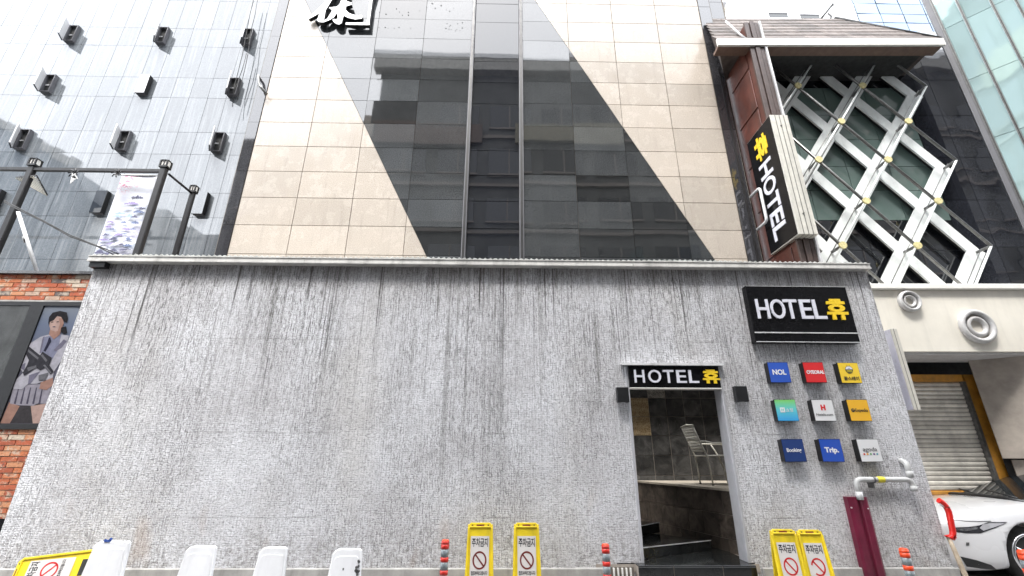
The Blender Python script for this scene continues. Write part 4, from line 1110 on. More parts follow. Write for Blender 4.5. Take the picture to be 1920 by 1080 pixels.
# flat printed shapes: ragged misty tree layers, denser towards the bottom
bB = FB(YN - .025)
inks = [mat('banner slate ink', (.13, .17, .30), .6, var=.4, scale=30), mat('banner violet ink', (.30, .24, .46), .6, var=.4, scale=30), mat('banner pale blue ink', (.36, .48, .64), .6, var=.3, scale=20), mat('banner grey ink', (.09, .09, .16), .6, var=.4, scale=30), mat('banner paper', (.66, .67, .74), .6, var=.1, scale=20)]
rb_ = random.Random(5); bw = bx1 - bx0; bhh = bz1 - bz0
def ragged(cx, cz, w, h, k, mm_):
    n = 16; up = [(cx - w + 2 * w * i / n, cz + h * (1 - abs(2 * i / n - 1)) ** .8 * rb_.uniform(.35, 1.2)) for i in range(n + 1)]
    dn = [(cx + w - 2 * w * i / n, cz - h * .5 * rb_.uniform(.0, .8)) for i in range(1, n)]
    MB().prism(bB, up + dn, -.004 + .0002 * k, -.0039 + .0002 * k).build("printed_shape", mm_, bn)
kk = 0
for t_, n_ in ((.70, 1), (.64, 1), (.58, 2), (.52, 2), (.46, 3), (.40, 3), (.33, 4), (.26, 4), (.20, 5), (.13, 5), (.07, 5), (.03, 4)):
    for q in range(n_):
        cx = bx0 + bw * min(max((q + .5) / n_ + rb_.uniform(-.12, .12) + (.12 if n_ < 3 else 0), .16), .82); w = bw * rb_.uniform(.07, .15) * (1.0 if n_ > 2 else 1.3); w = min(w, cx - bx0 - .01, bx1 - .01 - cx)
        ragged(cx, bz0 + bhh * (t_ + rb_.uniform(-.015, .015)), w, bhh * rb_.uniform(.015, .035), kk, inks[rb_.choice([0, 0, 1, 1, 2, 3, 4] if t_ > .2 else [0, 1, 3, 3, 4])]); kk += 1
# bent dark reflector dish edge behind the roof corner
rl = thing("terrace_rail", P(160, 505, YK), "thin steel handrail edge along the terrace coping above the bricks", "rail")
MB().box(-11, P(170, 505, YK).x, YK + .02, YK + .05, zt1 + .05, zt1 + .075).build("rail_bar", M['rod'], rl)

# ================================================================== RIGHT BUILDING: CANOPY, LATTICE, GLASS
aR = R(1.35)
BR = Basis((5.5, 8.1, 0), (math.cos(aR), -math.sin(aR), 0), (-math.sin(aR), -math.cos(aR), 0))
rb = thing("lattice_building", (8.3, 8.0, 0), "dark glass fronted building with a white diagonal steel lattice above a cream beam", "building")
def hz(px, py, d=0): return BR.hit(px, py, d)
s_l = .02; s_r = hz(1895, 500)[0] + 1.2
# glass and stone skin
zrows = [hz(1600, y_)[1] for y_ in (535, 469, 413, 357, 312, 262, 216, 165, 118, 92)]
gs0 = s_l; gs1 = hz(1741, 300)[0]; wv = (gs1 - gs0) / 4
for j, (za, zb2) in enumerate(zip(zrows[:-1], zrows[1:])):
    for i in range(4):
        a = gs0 + i * wv; mt = M['glass_green'] if 2 <= j <= 6 else M['glass_dark']  # top rows switch to dark glass, colouring in the canopy's shadow
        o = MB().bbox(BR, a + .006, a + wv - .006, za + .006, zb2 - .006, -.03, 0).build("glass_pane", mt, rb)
MB().bbox(BR, gs0, s_r + 2, zrows[0] - .3, zrows[-1] + .6, -.3, -.034).build("pale_joint_core", M['bandwhite'], rb)
zr2 = [hz(1800, y_)[1] for y_ in (535, 463, 375, 295, 217, 150, 92)]
sx = [gs1, hz(1752, 350)[0] + .12, hz(1822, 350)[0], hz(1900, 350)[0] + .3, s_r + 2]
for j, (za, zb2) in enumerate(zip(zr2[:-1], zr2[1:])):
    for i, (a, b_) in enumerate(zip(sx[:-1], sx[1:])):
        o = MB().bbox(BR, a + .006, b_ - .006, za + .006, zb2 - .006, -.03, 0).build("stone_panel", M['stone_black'], rb)
# lattice
DF = .44
A0 = BR.hit(1577, 229, DF); A1 = BR.hit(1663, 300, DF); A2 = BR.hit(1577, 461, DF); A3 = BR.hit(1717, 461, DF)
dz_ = (A0[1] - A2[1]) / 3; dsx = (A3[0] - A2[0]) / 2
sA = avg(A0[0], A2[0] + dsx, A1[0] - dsx); zA = A0[1]
print("lattice", dz_, dsx, A0, A1, A2, A3)
def nd(k, m_): return sA + k * dsx, zA - m_ * dz_
dir1 = [((2, -2), (3, -1)), ((0, -2), (3, 1)), ((-2, -2), (3, 3)), ((-3, -1), (3, 5)), ((-3, 1), (1, 5)), ((-3, 3), (-1, 5))]
dir2 = [((2, -2), (-3, 3)), ((3, -1), (-3, 5)), ((3, 1), (-1, 5)), ((3, 3), (1, 5)), ((0, -2), (-3, 1)), ((-2, -2), (-3, -1))]
lt = thing("diagonal_lattice", BR.pt(sA, zA - 4 * dz_, DF), "white diagonal lattice of broad bands and thin steel rods with yellow caps on dark glass", "lattice")
SCL = .04
def cutl(p, q):
    if q[0] < p[0]: p, q = q, p
    if p[0] < SCL: t = (SCL - p[0]) / (q[0] - p[0]); p = (SCL, p[1] + (q[1] - p[1]) * t)
    return p, q
def bar(p, q, wid, d0, d1, mt, nm, ext=0.0):
    p, q = cutl(p, q); q = (q[0], q[1])
    v = Vector((q[0] - p[0], q[1] - p[1])).normalized(); nv = Vector((-v.y, v.x)) * wid / 2
    p = (p[0] - v.x * ext, p[1] - v.y * ext); q = (q[0] + v.x * ext, q[1] + v.y * ext)
    return MB().prism(BR, [(p[0] - nv.x, p[1] - nv.y), (q[0] - nv.x, q[1] - nv.y), (q[0] + nv.x, q[1] + nv.y), (p[0] + nv.x, p[1] + nv.y)], d0, d1).build(nm, mt, lt)
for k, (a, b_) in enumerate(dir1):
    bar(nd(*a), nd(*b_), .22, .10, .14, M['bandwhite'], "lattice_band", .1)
    bar(nd(*a), nd(*b_), .245, .06, .0985, M['black_paint'], "band_shadow_strip", .12)  # black strip standing in for the shadow along the band edges
    p_, q_ = cutl(nd(*a), nd(*b_)); MB().tube([BR.pt(*p_, DF), BR.pt(*q_, DF)], .028, 8).build("lattice_rod", M['rod'], lt)
    MB().tube([BR.pt(p_[0], p_[1] + .075, DF - .03), BR.pt(q_[0], q_[1] + .075, DF - .03)], .012, 6).build("lattice_cable", M['bandwhite'], lt)
for k, (a, b_) in enumerate(dir2):
    bar(nd(*a), nd(*b_), .30, .104, .144, M['bandwhite'], "lattice_band", .1)
    p_, q_ = cutl(nd(*a), nd(*b_)); MB().tube([BR.pt(*p_, DF - .0), BR.pt(*q_, DF)], .022, 8).build("lattice_rod", M['bandwhite'], lt)
    for o_ in (-.07, .07):
        MB().tube([BR.pt(p_[0] + o_, p_[1], DF - .12), BR.pt(q_[0] + o_, q_[1], DF - .12)], .010, 5).build("lattice_cable", M['rod'], lt)
for m_ in range(-2, 6):
    for k in range(-3, 4):
        if (k - m_) % 2: continue
        if m_ == -2 and k == 3: continue
        p_ = nd(k, m_)
        if p_[0] < SCL: continue
        if k < 3 and m_ > -2: MB().disc(BR.pt(*p_, DF + .03), BR.n, .072, .035, 20).build("node_cap", M['disc'], lt)
        MB().tube([BR.pt(*p_, .16), BR.pt(*p_, DF)], .03, 8).build("node_bolt", M['rod'], lt)
# canopy roof
DC = 1.0
cp = thing("canopy_roof", BR.pt(2.5, hz(1600, 97, DC)[1], DC), "brown shingled canopy roof with white fascia above the diagonal lattice", "roof")
cs0 = BR.hit(1345, 76, DC)[0]; cs1 = BR.hit(1771, 76, DC)[0]
zc0, zc1 = BR.hit(1600, 83.5, DC)[1], BR.hit(1600, 71.5, DC)[1]
MB().bbox(BR, cs0, cs1, zc0, zc1, DC - .05, DC).build("fascia_board", M['creamwhite'], cp)
z_ = zc0; dd = .28
MB().bbox(BR, cs0 + .02, cs1 - .05, z_ - .012, z_ + .05, DC - dd, DC - .051).build("soffit_board", M['soffit'], cp)
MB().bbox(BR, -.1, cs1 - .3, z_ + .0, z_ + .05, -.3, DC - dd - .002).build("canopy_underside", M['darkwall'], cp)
# shingles rising backwards in courses
zr_top = BR.hit(1450, 38, 0)[1]
ncourse = 7; run = 2.3; rise_per = None
sb = Vector((0, 0, 1))
def roofpt(s_, t_, off=0): return BR.pt(s_, zc1 + .0 + t_ * 2.1 + off, DC - .02 - t_ * 1.2)
HIP = cs1 - BR.hit(1568, 40, DC - 1.22)[0]
for j in range(ncourse):
    t0, t1 = j / ncourse, (j + 1) / ncourse
    s_ = cs0 + t0 * .5
    while s_ < cs1 - .05 - t0 * HIP:
        w_ = random.uniform(.42, .6); e_ = min(s_ + w_, cs1 - .03 - t0 * HIP)
        if e_ - s_ > .1:
            m = MB(); o_ = .03
            m.add([roofpt(s_ + .004, t0, o_), roofpt(e_ - .004, t0, o_), roofpt(e_ - .004, t1, .0), roofpt(s_ + .004, t1, .0), roofpt(s_ + .004, t0, .0), roofpt(e_ - .004, t0, .0)],
                  [(0, 1, 2, 3), (0, 4, 5, 1), (4, 3, 2, 5), (0, 3, 4), (1, 5, 2)])
            m.build("shingle", M['shingle'], cp)
        s_ = e_
m = MB(); m.add([roofpt(cs0, 0, -.02), roofpt(cs1 - .02, 0, -.02), roofpt(cs1 - HIP, 1, -.02), roofpt(cs0 + .5, 1, -.02), BR.pt(cs0 + .8, zc1 - .02, -.35), BR.pt(cs1 - .02, zc1 - .02, -.35)],
              [(0, 1, 2, 3), (0, 4, 5, 1), (1, 5, 2), (2, 5, 4, 3), (0, 3, 4)])
m.build("roof_deck", M['shingle'], cp)
MB().tube([roofpt(cs1 - .03, 0, .02), roofpt(cs1 - HIP, 1, .03)], .03, 6).build("hip_ridge", M['darkwall'], cp)
# flood light under the canopy
fl = thing("flood_light", BR.pt(BR.hit(1720, 105, .3)[0], BR.hit(1720, 112, .3)[1], .3), "flat grey square light box under the canopy at its right end", "lamp")
a_, b2_ = BR.hit(1697, 100, .45), BR.hit(1735, 100, .45)
MB().bbox(BR, a_[0], b2_[0], a_[1], a_[1] + .05, .1, .5).build("lamp_box", M['frame_grey'], fl)
MB().bbox(BR, a_[0] + .1, a_[0] + .14, a_[1] + .051, a_[1] + .6, .1, .14).build("arm", M['black_paint'], fl)
# cream beam with round plaster rings
DB = 1.05
zb_t = BR.hit(1780, 532, DB + .06)[1]; zb_c = BR.hit(1780, 541, DB + .06)[1]; zb_b = BR.hit(1780, 660, DB)[1]
s_b0 = BR.hit(1560, 600, DB)[0]
MB().bbox(BR, s_b0, s_r + 1.5, zb_c - .005, zb_t, .10, DB + .07).build("beam_cap", M['creamwhite'], rb, bevel=.008)
MB().bbox(BR, s_b0, s_r + 1.5, zb_b, zb_c - .008, .3, DB).build("cream_beam", M['cream'], rb, bevel=.01)
MB().bbox(BR, s_b0, s_r + 1.5, zb_b - .03, zb_b - .002, .35, DB - .02).build("beam_drip", M['ringwhite'], rb)
def ringo(px, py, rpx, lab):
    c_ = BR.hit(px, py, DB); e_ = BR.hit(px + rpx, py, DB); r = e_[0] - c_[0]
    t = thing("wall_ring", BR.pt(c_[0], c_[1], DB), lab, "ornament", "round plaster rings on the cream beam")
    MB().ring(BR.pt(*c_, DB + .03), BR.n, r, r * .70, .055).build("outer_ring", M['ringwhite'], t)
    MB().ring(BR.pt(*c_, DB + .02), BR.n, r * .62, r * .36, .045).build("inner_ring", M['ringwhite'], t)
ringo(1702, 566, 20.5, "smaller double plaster ring on the cream beam near the grey wall")
ringo(1829, 613, 33, "larger double plaster ring on the cream beam to the right")
# recess, shutter
DSH = .30
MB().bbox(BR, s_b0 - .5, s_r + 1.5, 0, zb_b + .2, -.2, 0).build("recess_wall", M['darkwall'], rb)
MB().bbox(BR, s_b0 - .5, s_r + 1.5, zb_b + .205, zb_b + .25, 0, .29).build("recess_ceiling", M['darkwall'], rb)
sh = thing("roller_shutter", BR.pt(BR.hit(1770, 800, DSH)[0], 0, DSH), "closed grey metal roller shutter in an ochre frame behind the white car", "shutter")
sh0 = BR.hit(1700, 800, DSH)[0] - .7
sh1 = avg(BR.hit(1816, 716, DSH)[0], BR.hit(1878, 905, DSH)[0]) - .13
zsh = BR.hit(1760, 716, DSH)[1]; zst = BR.hit(1760, 703, DSH)[1]
nsl = 38; hs = zsh / nsl
for k in range(nsl):
    za = k * hs; mt = M['orange_frame'] if k in (nsl - 25, nsl - 28) else M['slat']
    pr = [(0, za + .002), (.014, za + hs * .25), (.018, za + hs * .6), (.004, za + hs - .004)]
    m = MB(); vv = [BR.pt(s_, z_, DSH - .03 + d_) for s_ in (sh0, sh1) for d_, z_ in pr] 
    m.add(vv, [(0, 1, 5, 4), (1, 2, 6, 5), (2, 3, 7, 6), (3, 0, 4, 7), (0, 3, 2, 1), (4, 5, 6, 7)])
    m.build("slat", mt, sh)
MB().bbox(BR, sh0, sh1 + .02, zsh + .002, zst, DSH - .06, DSH + .05).build("head_frame", M['orange_frame'], sh, bevel=.005)
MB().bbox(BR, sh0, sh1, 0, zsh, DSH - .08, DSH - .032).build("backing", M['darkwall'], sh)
MB().bbox(BR, sh1 + .002, sh1 + .05, 0, zsh, DSH - .06, DSH + .05).build("guide_rail", M['rod'], sh)
MB().bbox(BR, sh1 + .055, sh1 + .40, 0, zst + .0, DSH - .06, DSH + .04).build("side_jamb", M['orange_frame'], sh)
MB().bbox(BR, sh1 + .41, sh1 + .48, 0, zst + .6, DSH - .1, DSH + .03).build("side_post", M['brownfront'], sh)

# oblique stone board at far right and the mirror glass tower above
oC = P(1815, 675, 7.55)
BC = Basis((oC.x, oC.y, 0), (.766, -.643, 0), (-.643, -.766, 0))
sb_ = thing("corner_wall", (oC.x, oC.y, 0), "grey brown flat stone board wall running obliquely at the right edge", "wall")
zt_c = BC.hit(1815, 675)[1]; zb_c2 = BC.hit(1890, 860)[1]
s_e = 2.6
MB().bbox(BC, 0, s_e, zb_c2, zt_c, -.05, 0).build("stone_board", M['board'], sb_, bevel=.006)
MB().bbox(BC, .10, s_e, 0, zb_c2 - .02, -.14, -.07).build("lower_board", M['board'], sb_)
MB().bbox(BC, .02, s_e, 0, zt_c + .5, -.3, -.15).build("wall_core", M['darkwall'], sb_)
oT = P(1745, 0, 7.35)
BT = Basis((oT.x, oT.y, 0), (.677, -.736, 0), (-.736, -.677, 0))
tw_ = thing("mirror_glass_tower", (oT.x, oT.y, 4.5), "pale cyan mirror glass tower with thin dark mullions at the right edge", "building")
ss = [0] + [BT.hit(x_, 0)[0] for x_ in (1793, 1857, 1905)]; pit = ss[-1] - ss[-2]
ss += [ss[-1] + pit * k for k in (1, 2, 3)]
print("tower s", ss)
for a, b_ in zip(ss[:-1], ss[1:]):
    z_ = 4.6
    while z_ < 16:
        o = MB().bbox(BT, a + .02, b_ - .02, z_ + .006, z_ + 1.494, -.02, 0).build("glass_pane", M['glass_cyan'], tw_)
        z_ += 1.5
for k, a in enumerate(ss):
    MB().bbox(BT, a - .03, a + .012, 4.5, 16, -.05, .03).build("mullion", M['rod'], tw_)
    MB().bbox(BT, a - .012, a + .0, 4.5, 16, .0301, .04).build("mullion_seal", M['black_paint'], tw_)
MB().bbox(BT, -.03, ss[-1], 4.4, 16, -.3, -.051).build("wall_core", M['frame_grey'], tw_)
MB().bbox(BT, -.12, -.031, 4.5, 16, -.2, .02).build("corner_trim", M['mullion'], tw_)

# brown steel pier and blade signs
pz = P(1400, 42, 7.15).z; pxn = avg(P(1398, 60, 7.2).x, P(1442, 225, 7.2).x)
pr = thing("brown_pier", (pxn, 7.6, 0), "tall rusty brown steel fin wall between the granite front and the lattice", "pier")
MB().box(pxn - .02, pxn + .27, 7.2, 8.25, 4.0, pz).build("pier_core", M['brownmetal'], pr, bevel=.01)
for zq in range(6):
    za = 4.1 + zq * 1.05
    if za + 1.0 < pz: MB().box(pxn - .04, pxn - .021, 7.36, 8.1, za, za + 1.0).build("pier_panel", M['brownmetal'], pr, bevel=.006)
MB().box(pxn - .04, pxn + .05, 7.15, 7.199, 4.0, pz + .01).build("front_trim", M['brownfront'], pr, bevel=.004)
MB().box(pxn + .07, pxn + .16, 7.13, 7.199, 4.0, pz + .02).build("front_trim", M['brownfront'], pr, bevel=.004)
MB().box(pxn + .18, pxn + .26, 7.15, 7.199, 4.0, pz + .01).build("front_trim", M['brownfront'], pr, bevel=.004)
MB().box(pxn + .275, pxn + .31, 7.12, 7.22, 4.0, pz + .02).build("edge_trim", M['white_metal'], pr)
MB().tube([P(1361, 40, 7.5), P(1380, 58, 7.3), P(1397, 72, 7.12)], .02, 6).build("conduit", M['white_metal'], pr)

YB0, YB1 = 6.98, 7.86
nx = avg(P(1446, 216, YB0).x, P(1494, 438, YB0).x)
ztb, zbb = P(1446, 215, YB0).z, P(1494, 439, YB0).z
bl = thing("blade_sign", (nx + .15, YB0, zbb), "tall black projecting sign with vertical white HOTEL lettering beside the granite front", "sign")
wid = P(1481, 218, YB0).x - P(1447, 216, YB0).x
MB().box(nx + .004, nx + wid, YB0, YB1, zbb, ztb).build("sign_casing", M['signside'], bl, bevel=.006)
MB().box(nx - .006, nx + .0035, YB0 + .02, YB1 - .02, zbb + .02, ztb - .02).build("sign_face", M['black_gloss'], bl)
for q in (.28, .52, .76):
    MB().box(nx + wid * q - .005, nx + wid * q + .005, YB0 - .004, YB0 - .0005, zbb, ztb).build("casing_seam", M['rod'], bl)
    MB().box(nx + wid * q - .004, nx + wid * q + .004, YB0, YB1, zbb - .004, zbb - .0005).build("casing_seam", M['rod'], bl)
for q in (.1, .84):
    zz = zbb + (ztb - zbb) * (1 - q)
    MB().disc((nx + wid * .5, YB0 - .008, zz), (0, 1, 0), .016, .014, 8).build("screw", M['rod'], bl)
BLD = Basis((nx - .006, 0, 0), (0, 0, -1), (-1, 0, 0), (0, -1, 0))   # letters run downwards, tops towards the street
def onface(px, py):
    o, v = ray(px, py); t = (nx - .006 - o.x) / v.x; p = o + v * t; return p.z, p.y
yc = (YB0 + YB1) / 2
print("face", onface(1420, 300), onface(1460, 430), YB0, YB1, zbb, ztb)
zH = ztb - (ztb - zbb) * .30; zE = zbb + (ztb - zbb) * .06
ll = (zH - zE); wds = [.20, .215, .19, .165, .165]; gp = .016
tot = sum(wds) + gp * 4; p_ = 0
ylo, yhi = yc + .20, yc - .20
for ch, w_ in zip("HOTEL", wds):
    a = p_ / tot * ll; b_ = (p_ + w_) / tot * ll; p_ += w_ + gp
    lettering(BLD, ch, -(zH - a), -(zH - b_), -ylo, -yhi, .001, .012, M['letter_white'], bl, "letter", .02)
hyu(BLD, -(zH + .62), -(zH + .08), -ylo - .0, -yhi + .0, .001, .012, M['letter_yellow'], bl)
MB().tube(bend([Vector((nx - .1, 7.95, zbb + 1.35)), Vector((nx - .1, 7.6, zbb + 1.35)), Vector((nx - .1, 7.6, zbb + .6)), Vector((nx - .1, 7.95, zbb + .6))], .08), .028, 8).build("side_bracket", M['white_metal'], bl)
MB().box(nx - .20, nx - .15, 8.0, 8.06, 3.98, pz - .4).build("rear_post", M['postblack'], pr)

b2s = thing("blank_blade_sign", (P(1675, 616, 6.75).x, 6.75, 2.4), "blank white projecting sign box at the right end of the grey wall", "sign")
Yb = 6.75; n2 = avg(P(1669, 616, Yb).x, P(1716, 770, Yb).x); w2 = P(1681, 616, Yb).x - P(1669, 616, Yb).x
zt2_, zb22 = P(1672, 616, Yb).z, P(1716, 769, Yb).z
MB().box(n2, n2 + w2, Yb, Yb + .7, zb22, zt2_).build("sign_casing", M['signside'], b2s, bevel=.005)
MB().box(n2 - .006, n2 - .0005, Yb + .015, Yb + .69, zb22 + .01, zt2_ - .01).build("blank_face", mat('lilac white acrylic', (.62, .62, .72), .3, var=.05), b2s)
MB().box(n2 + w2 * .4, n2 + w2 * .4 + .006, Yb - .003, Yb - .0005, zb22, zt2_).build("casing_seam", M['rod'], b2s)

# ================================================================== BUILDINGS BEHIND
wb = thing("white_building", (10, 17, 0), "plain white rendered building with two small windows behind the canopy roof", "building")
YV = 17.0
wxa, wxb = P(1340, 20, YV).x, avg(P(1606, 0, YV).x, P(1616, 45, YV).x)
MB().box(wxa - 8, wxb, YV, YV + 6, 0, 40).build("wall", M['whiterender'], wb)
for (a, b_, c0_, c1_) in ((1441, 1474, 27, 35), (1500, 1533, 30, 37)):
    q0, q1 = P(a, c1_, YV), P(b_, c0_, YV)
    f = MB().box(q0.x - .08, q1.x + .08, YV - .08, YV - .0, q0.z - .08, q1.z + .10).build("window", M['whiterender'], wb)
    MB().box(q0.x, q1.x, YV - .09, YV - .081, q0.z, q1.z).build("pane", M['glass_shop'], f)
    MB().box(q0.x, q1.x, YV - .10, YV - .091, q1.z - .09, q1.z).build("frame", M['black_paint'], f)
MB().tube([P(1566, 2, YV - .5), P(1537, 38, YV - .5)], .05, 6).build("conduit", M['black_paint'], wb)
MB().tube([P(1553, 25, YV - .5), P(1559, 31, YV - .5), P(1556, 38, YV - .5)], .04, 6).build("conduit", M['black_paint'], wb)
MB().box(P(1330, 10, 14).x, P(1364, 10, 14).x, 14, 15.5, P(1350, 13, 14).z, P(1350, 13, 14).z + 2.2).build("balcony_box", M['cream'], wb)
MB().box(P(1330, 10, 13.9).x, P(1359, 10, 13.9).x, 13.7, 13.99, P(1350, 12, 13.9).z, P(1350, 12, 13.9).z + .3).build("balcony_slab", M['frame_grey'], wb)
gb = thing("blue_glass_building", (17, 15, 0), "blue grey mirror glass building seen above the right end of the canopy", "building")
YZ = 15.5
ga, gb_ = P(1612, 40, YZ).x, P(1800, 40, YZ).x + 3
zz = [P(1700, y_, YZ).z for y_ in (110, 70, 43, 27, 8, -30)]
xx_ = [ga + (gb_ - ga) * k / 7 for k in range(8)]
for a, b_ in zip(zz[:-1], zz[1:]):
    for c_, d_ in zip(xx_[:-1], xx_[1:]):
        o = MB().box(c_ + .02, d_ - .02, YZ, YZ + .03, a + .02, b_ - .02).build("glass_pane", M['glass_blue'], gb, loc=((c_ + d_) / 2, YZ, (a + b_) / 2))
        o.rotation_euler = (random.uniform(-.02, .02), 0, random.uniform(-.02, .02))
MB().box(ga, gb_, YZ + .06, YZ + 4, 0, zz[-1]).build("wall_core", M['white_metal'], gb)
# ================================================================== CAR
CY = 6.42                                                # near flank
carx0 = 5.66
def build_car():
    root = thing("parked_car", (carx0 + 2.2, CY + .9, 0), "white parked car with slim smoked headlamp behind the right corner of the grey wall", "car")
    yaw = R(-4)
    def W(x_, y_, z_):   # local: x back from nose, y across (0 near flank .. 1.8 far)
        c_, s_ = math.cos(yaw), math.sin(yaw)
        return Vector((carx0 + x_ * c_ - (y_ - .9) * s_ * 1.0, CY + .9 + (y_ - .9) * c_, z_ * .95))
    HW = .92
    # stations: x, half width low, half width belt, z bottom, z belt, z top centre
    ST = [(0.00, .62, .62, .22, .60, .64), (.04, .76, .75, .15, .66, .735), (.12, .84, .82, .12, .72, .80), (.28, .88, .85, .12, .78, .865), (.5, .90, .86, .12, .83, .91), (.8, .92, .88, .14, .87, .95), (1.15, .92, .89, .22, .91, .99), (1.5, .92, .90, .22, .95, 1.01),
          (2.0, .92, .90, .22, .97, 1.02), (2.8, .92, .90, .22, .99, 1.03), (3.6, .92, .89, .22, 1.0, 1.04), (4.1, .88, .86, .26, .98, 1.02), (4.4, .75, .72, .36, .90, .95)]
    def section(st):
        x_, wl, wb, zb, zs, zt = st
        h = []
        h += [(0, zb), (wl * .8, zb), (wl * .97, zb + .05), (wl, zb + (zs - zb) * .35), (wl * .995, zb + (zs - zb) * .62), ((wl + wb) / 2, zb + (zs - zb) * .86), (wb * .985, zs), (wb * .93, zs + (zt - zs) * .38), (wb * .72, zs + (zt - zs) * .72), (wb * .4, zs + (zt - zs) * .93), (0, zt)]
        return h
    secs = [section(s) for s in ST]; m = len(secs[0])
    vs_, fs_ = [], []
    for st, h in zip(ST, secs):
        full = [(y_, z_) for y_, z_ in h] + [(-y_, z_) for y_, z_ in h[1:-1][::-1]]
        for y_, z_ in full:
            bow = 0 if st[0] > .3 else (abs(y_) / .9) ** 2 * .0
            vs_.append(W(st[0] + .12 * (abs(y_) / .9) ** 2.2 * max(0, 1 - st[0] / 1.2), y_ + .9, z_))
    q = 2 * m - 2
    for i in range(len(ST) - 1):
        for k in range(q): fs_.append((i * q + k, (i + 1) * q + k, (i + 1) * q + (k + 1) % q, i * q + (k + 1) % q))
    fs_.append(list(range(q))[::-1]); fs_.append([(len(ST) - 1) * q + k for k in range(q)])
    me = bpy.data.meshes.new("tmp"); me.from_pydata(vs_, [], fs_)
    bm = bmesh.new(); bm.from_mesh(me); bmesh.ops.recalc_face_normals(bm, faces=bm.faces); bm.to_mesh(me); bm.free()
    for p in me.polygons: p.use_smooth = True
    o = bpy.data.objects.new("tmp", me); COL.objects.link(o)
    sub = o.modifiers.new("s", 'SUBSURF'); sub.levels = 2; sub.render_levels = 2
    cutters = []
    for xw in (1.2, 3.55):
        for y_ in (-.1, 1.52):
            c_ = MB().tube([W(xw, y_, .34), W(xw, y_ + .38, .34)], .385, 36)
            # pushes upright cylinder through the flank
            ob = c_.build("cutter", None)
            cutters.append(ob)
            bo = o.modifiers.new("b", 'BOOLEAN'); bo.operation = 'DIFFERENCE'; bo.object = ob; bo.solver = 'EXACT'
    bpy.context.view_layer.update()
    ev = bpy.data.meshes.new_from_object(o.evaluated_get(bpy.context.evaluated_depsgraph_get()))
    bpy.data.objects.remove(o)
    for c_ in cutters: bpy.data.objects.remove(c_)
    c0_ = Vector((carx0 + 2.2, CY + .9, 0))
    ev.transform(Matrix.Translation(-c0_))
    ev.materials.clear()
    body = link_mesh("body", ev, M['carwhite'], root, c0_)
    body.modifiers.new("we", 'WEIGHTED_NORMAL') if False else None
    bvh = BVHTree.FromPolygons([v.co + c0_ for v in ev.vertices], [list(p.vertices) for p in ev.polygons])
    # greenhouse
    G = [(1.55, .80, .72, .94, .99), (2.05, .80, .66, .96, 1.15), (2.55, .80, .60, .98, 1.32), (2.9, .80, .58, .99, 1.46), (3.6, .78, .56, 1.0, 1.38), (4.15, .72, .60, .98, 1.05)]
    gv = []
    for x_, wb, wt, z0, z1 in G:
        h = [(wb, z0), (wb * .98, z0 + (z1 - z0) * .3), (wt * 1.02, z0 + (z1 - z0) * .85), (wt * .8, z1 * .995), (0, z1 + .02)]
        f_ = h + [(-y_, z_) for y_, z_ in h[:-1][::-1]]
        gv += [W(x_ , y_ + .9, z_) for y_, z_ in f_]
    n = 9; gf = [(i * n + k, (i + 1) * n + k, (i + 1) * n + k + 1, i * n + k + 1) for i in range(len(G) - 1) for k in range(n - 1)]
    gm = MB(); gm.add(gv, gf, 0, True)
    for p_ in range(len(gm.f)):
        i, k = divmod(p_, n - 1)
        if i in (2, 3) and k in (3, 4): gm.m[p_] = 1
        if k in (2, 5) and i >= 1: gm.m[p_] = 1
    gh = gm.build("windscreen_and_windows", [M['carglass'], M['carwhite']], root)
    sb2 = gh.modifiers.new("s", 'SUBSURF'); sb2.levels = 2; sb2.render_levels = 2
    # cowl and wipers
    MB().tube([W(1.51, .12, .965), W(1.47, .5, 1.0), W(1.46, .9, 1.01), W(1.47, 1.3, 1.0), W(1.51, 1.68, .965)], .035, 6).build("cowl", M['carblack'], root)
    for y0_, y1_ in ((.35, .95), (.95, 1.5)):
        MB().tube([W(1.56, y0_, 1.02), W(1.62, (y0_ + y1_) / 2, 1.06), W(1.68, y1_, 1.10)], .011, 5).build("wiper", M['carblack'], root)
    # wheels
    for xw in (1.2, 3.55):
        for y_, sgn in ((.03, -1), (1.77, 1)):
            wh = MB()
            a = W(xw, y_, .335); b_ = W(xw, y_ - sgn * .21, .335); ax = (b_ - a)
            tyre = MB().tube([a + ax * t for t in (0, .08, .2, .8, 1)], [.27, .315, .335, .335, .30], 36).build("wheel", M['tyre'], root)
            MB().ring(a + ax * .02, ax, .265, .225, .02, 36).build("rim", M['chrome'], tyre)
            MB().disc(a + ax * .10, ax, .235, .02, 30).build("brake_disc", M['carblack'], tyre)
            s = MB()
            for k in range(5):
                an = k * 2 * math.pi / 5 + .3; e = Vector((math.cos(an), 0, math.sin(an)))
                s.tube([a + ax * .0 + e * .02, a + ax * .03 + e * .24], [.03, .045], 6)
            s.disc(a, ax, .05, .03, 14); s.build("spokes", M['chrome'], tyre)
    # features laid onto the body surface
    def lay(pts, mt, nm, off=.004, nsub=10, label=None):
        """drops an outline (in x back / z up on the flank and nose) onto the body along the view, as a thin shell"""
        n_ = len(pts)
        cx = avg(*[p[0] for p in pts]); cy = avg(*[p[1] for p in pts])
        ringp = []
        for i in range(n_):
            a, b_ = pts[i], pts[(i + 1) % n_]
            for k in range(nsub): ringp.append((a[0] + (b_[0] - a[0]) * k / nsub, a[1] + (b_[1] - a[1]) * k / nsub))
        rows_ = [1, .8, .6, .4, .2, .02]; vv = []
        for r_ in rows_:
            for p_ in ringp:
                o_, v_ = ray(cx + (p_[0] - cx) * r_, cy + (p_[1] - cy) * r_)
                hit, nor, idx, ds_ = bvh.ray_cast(o_, v_)
                if hit is None or ds_ > 14: return None
                if nor.dot(v_) > 0: nor = -nor
                vv.append(hit + nor * off)
        c_ = len(ringp)
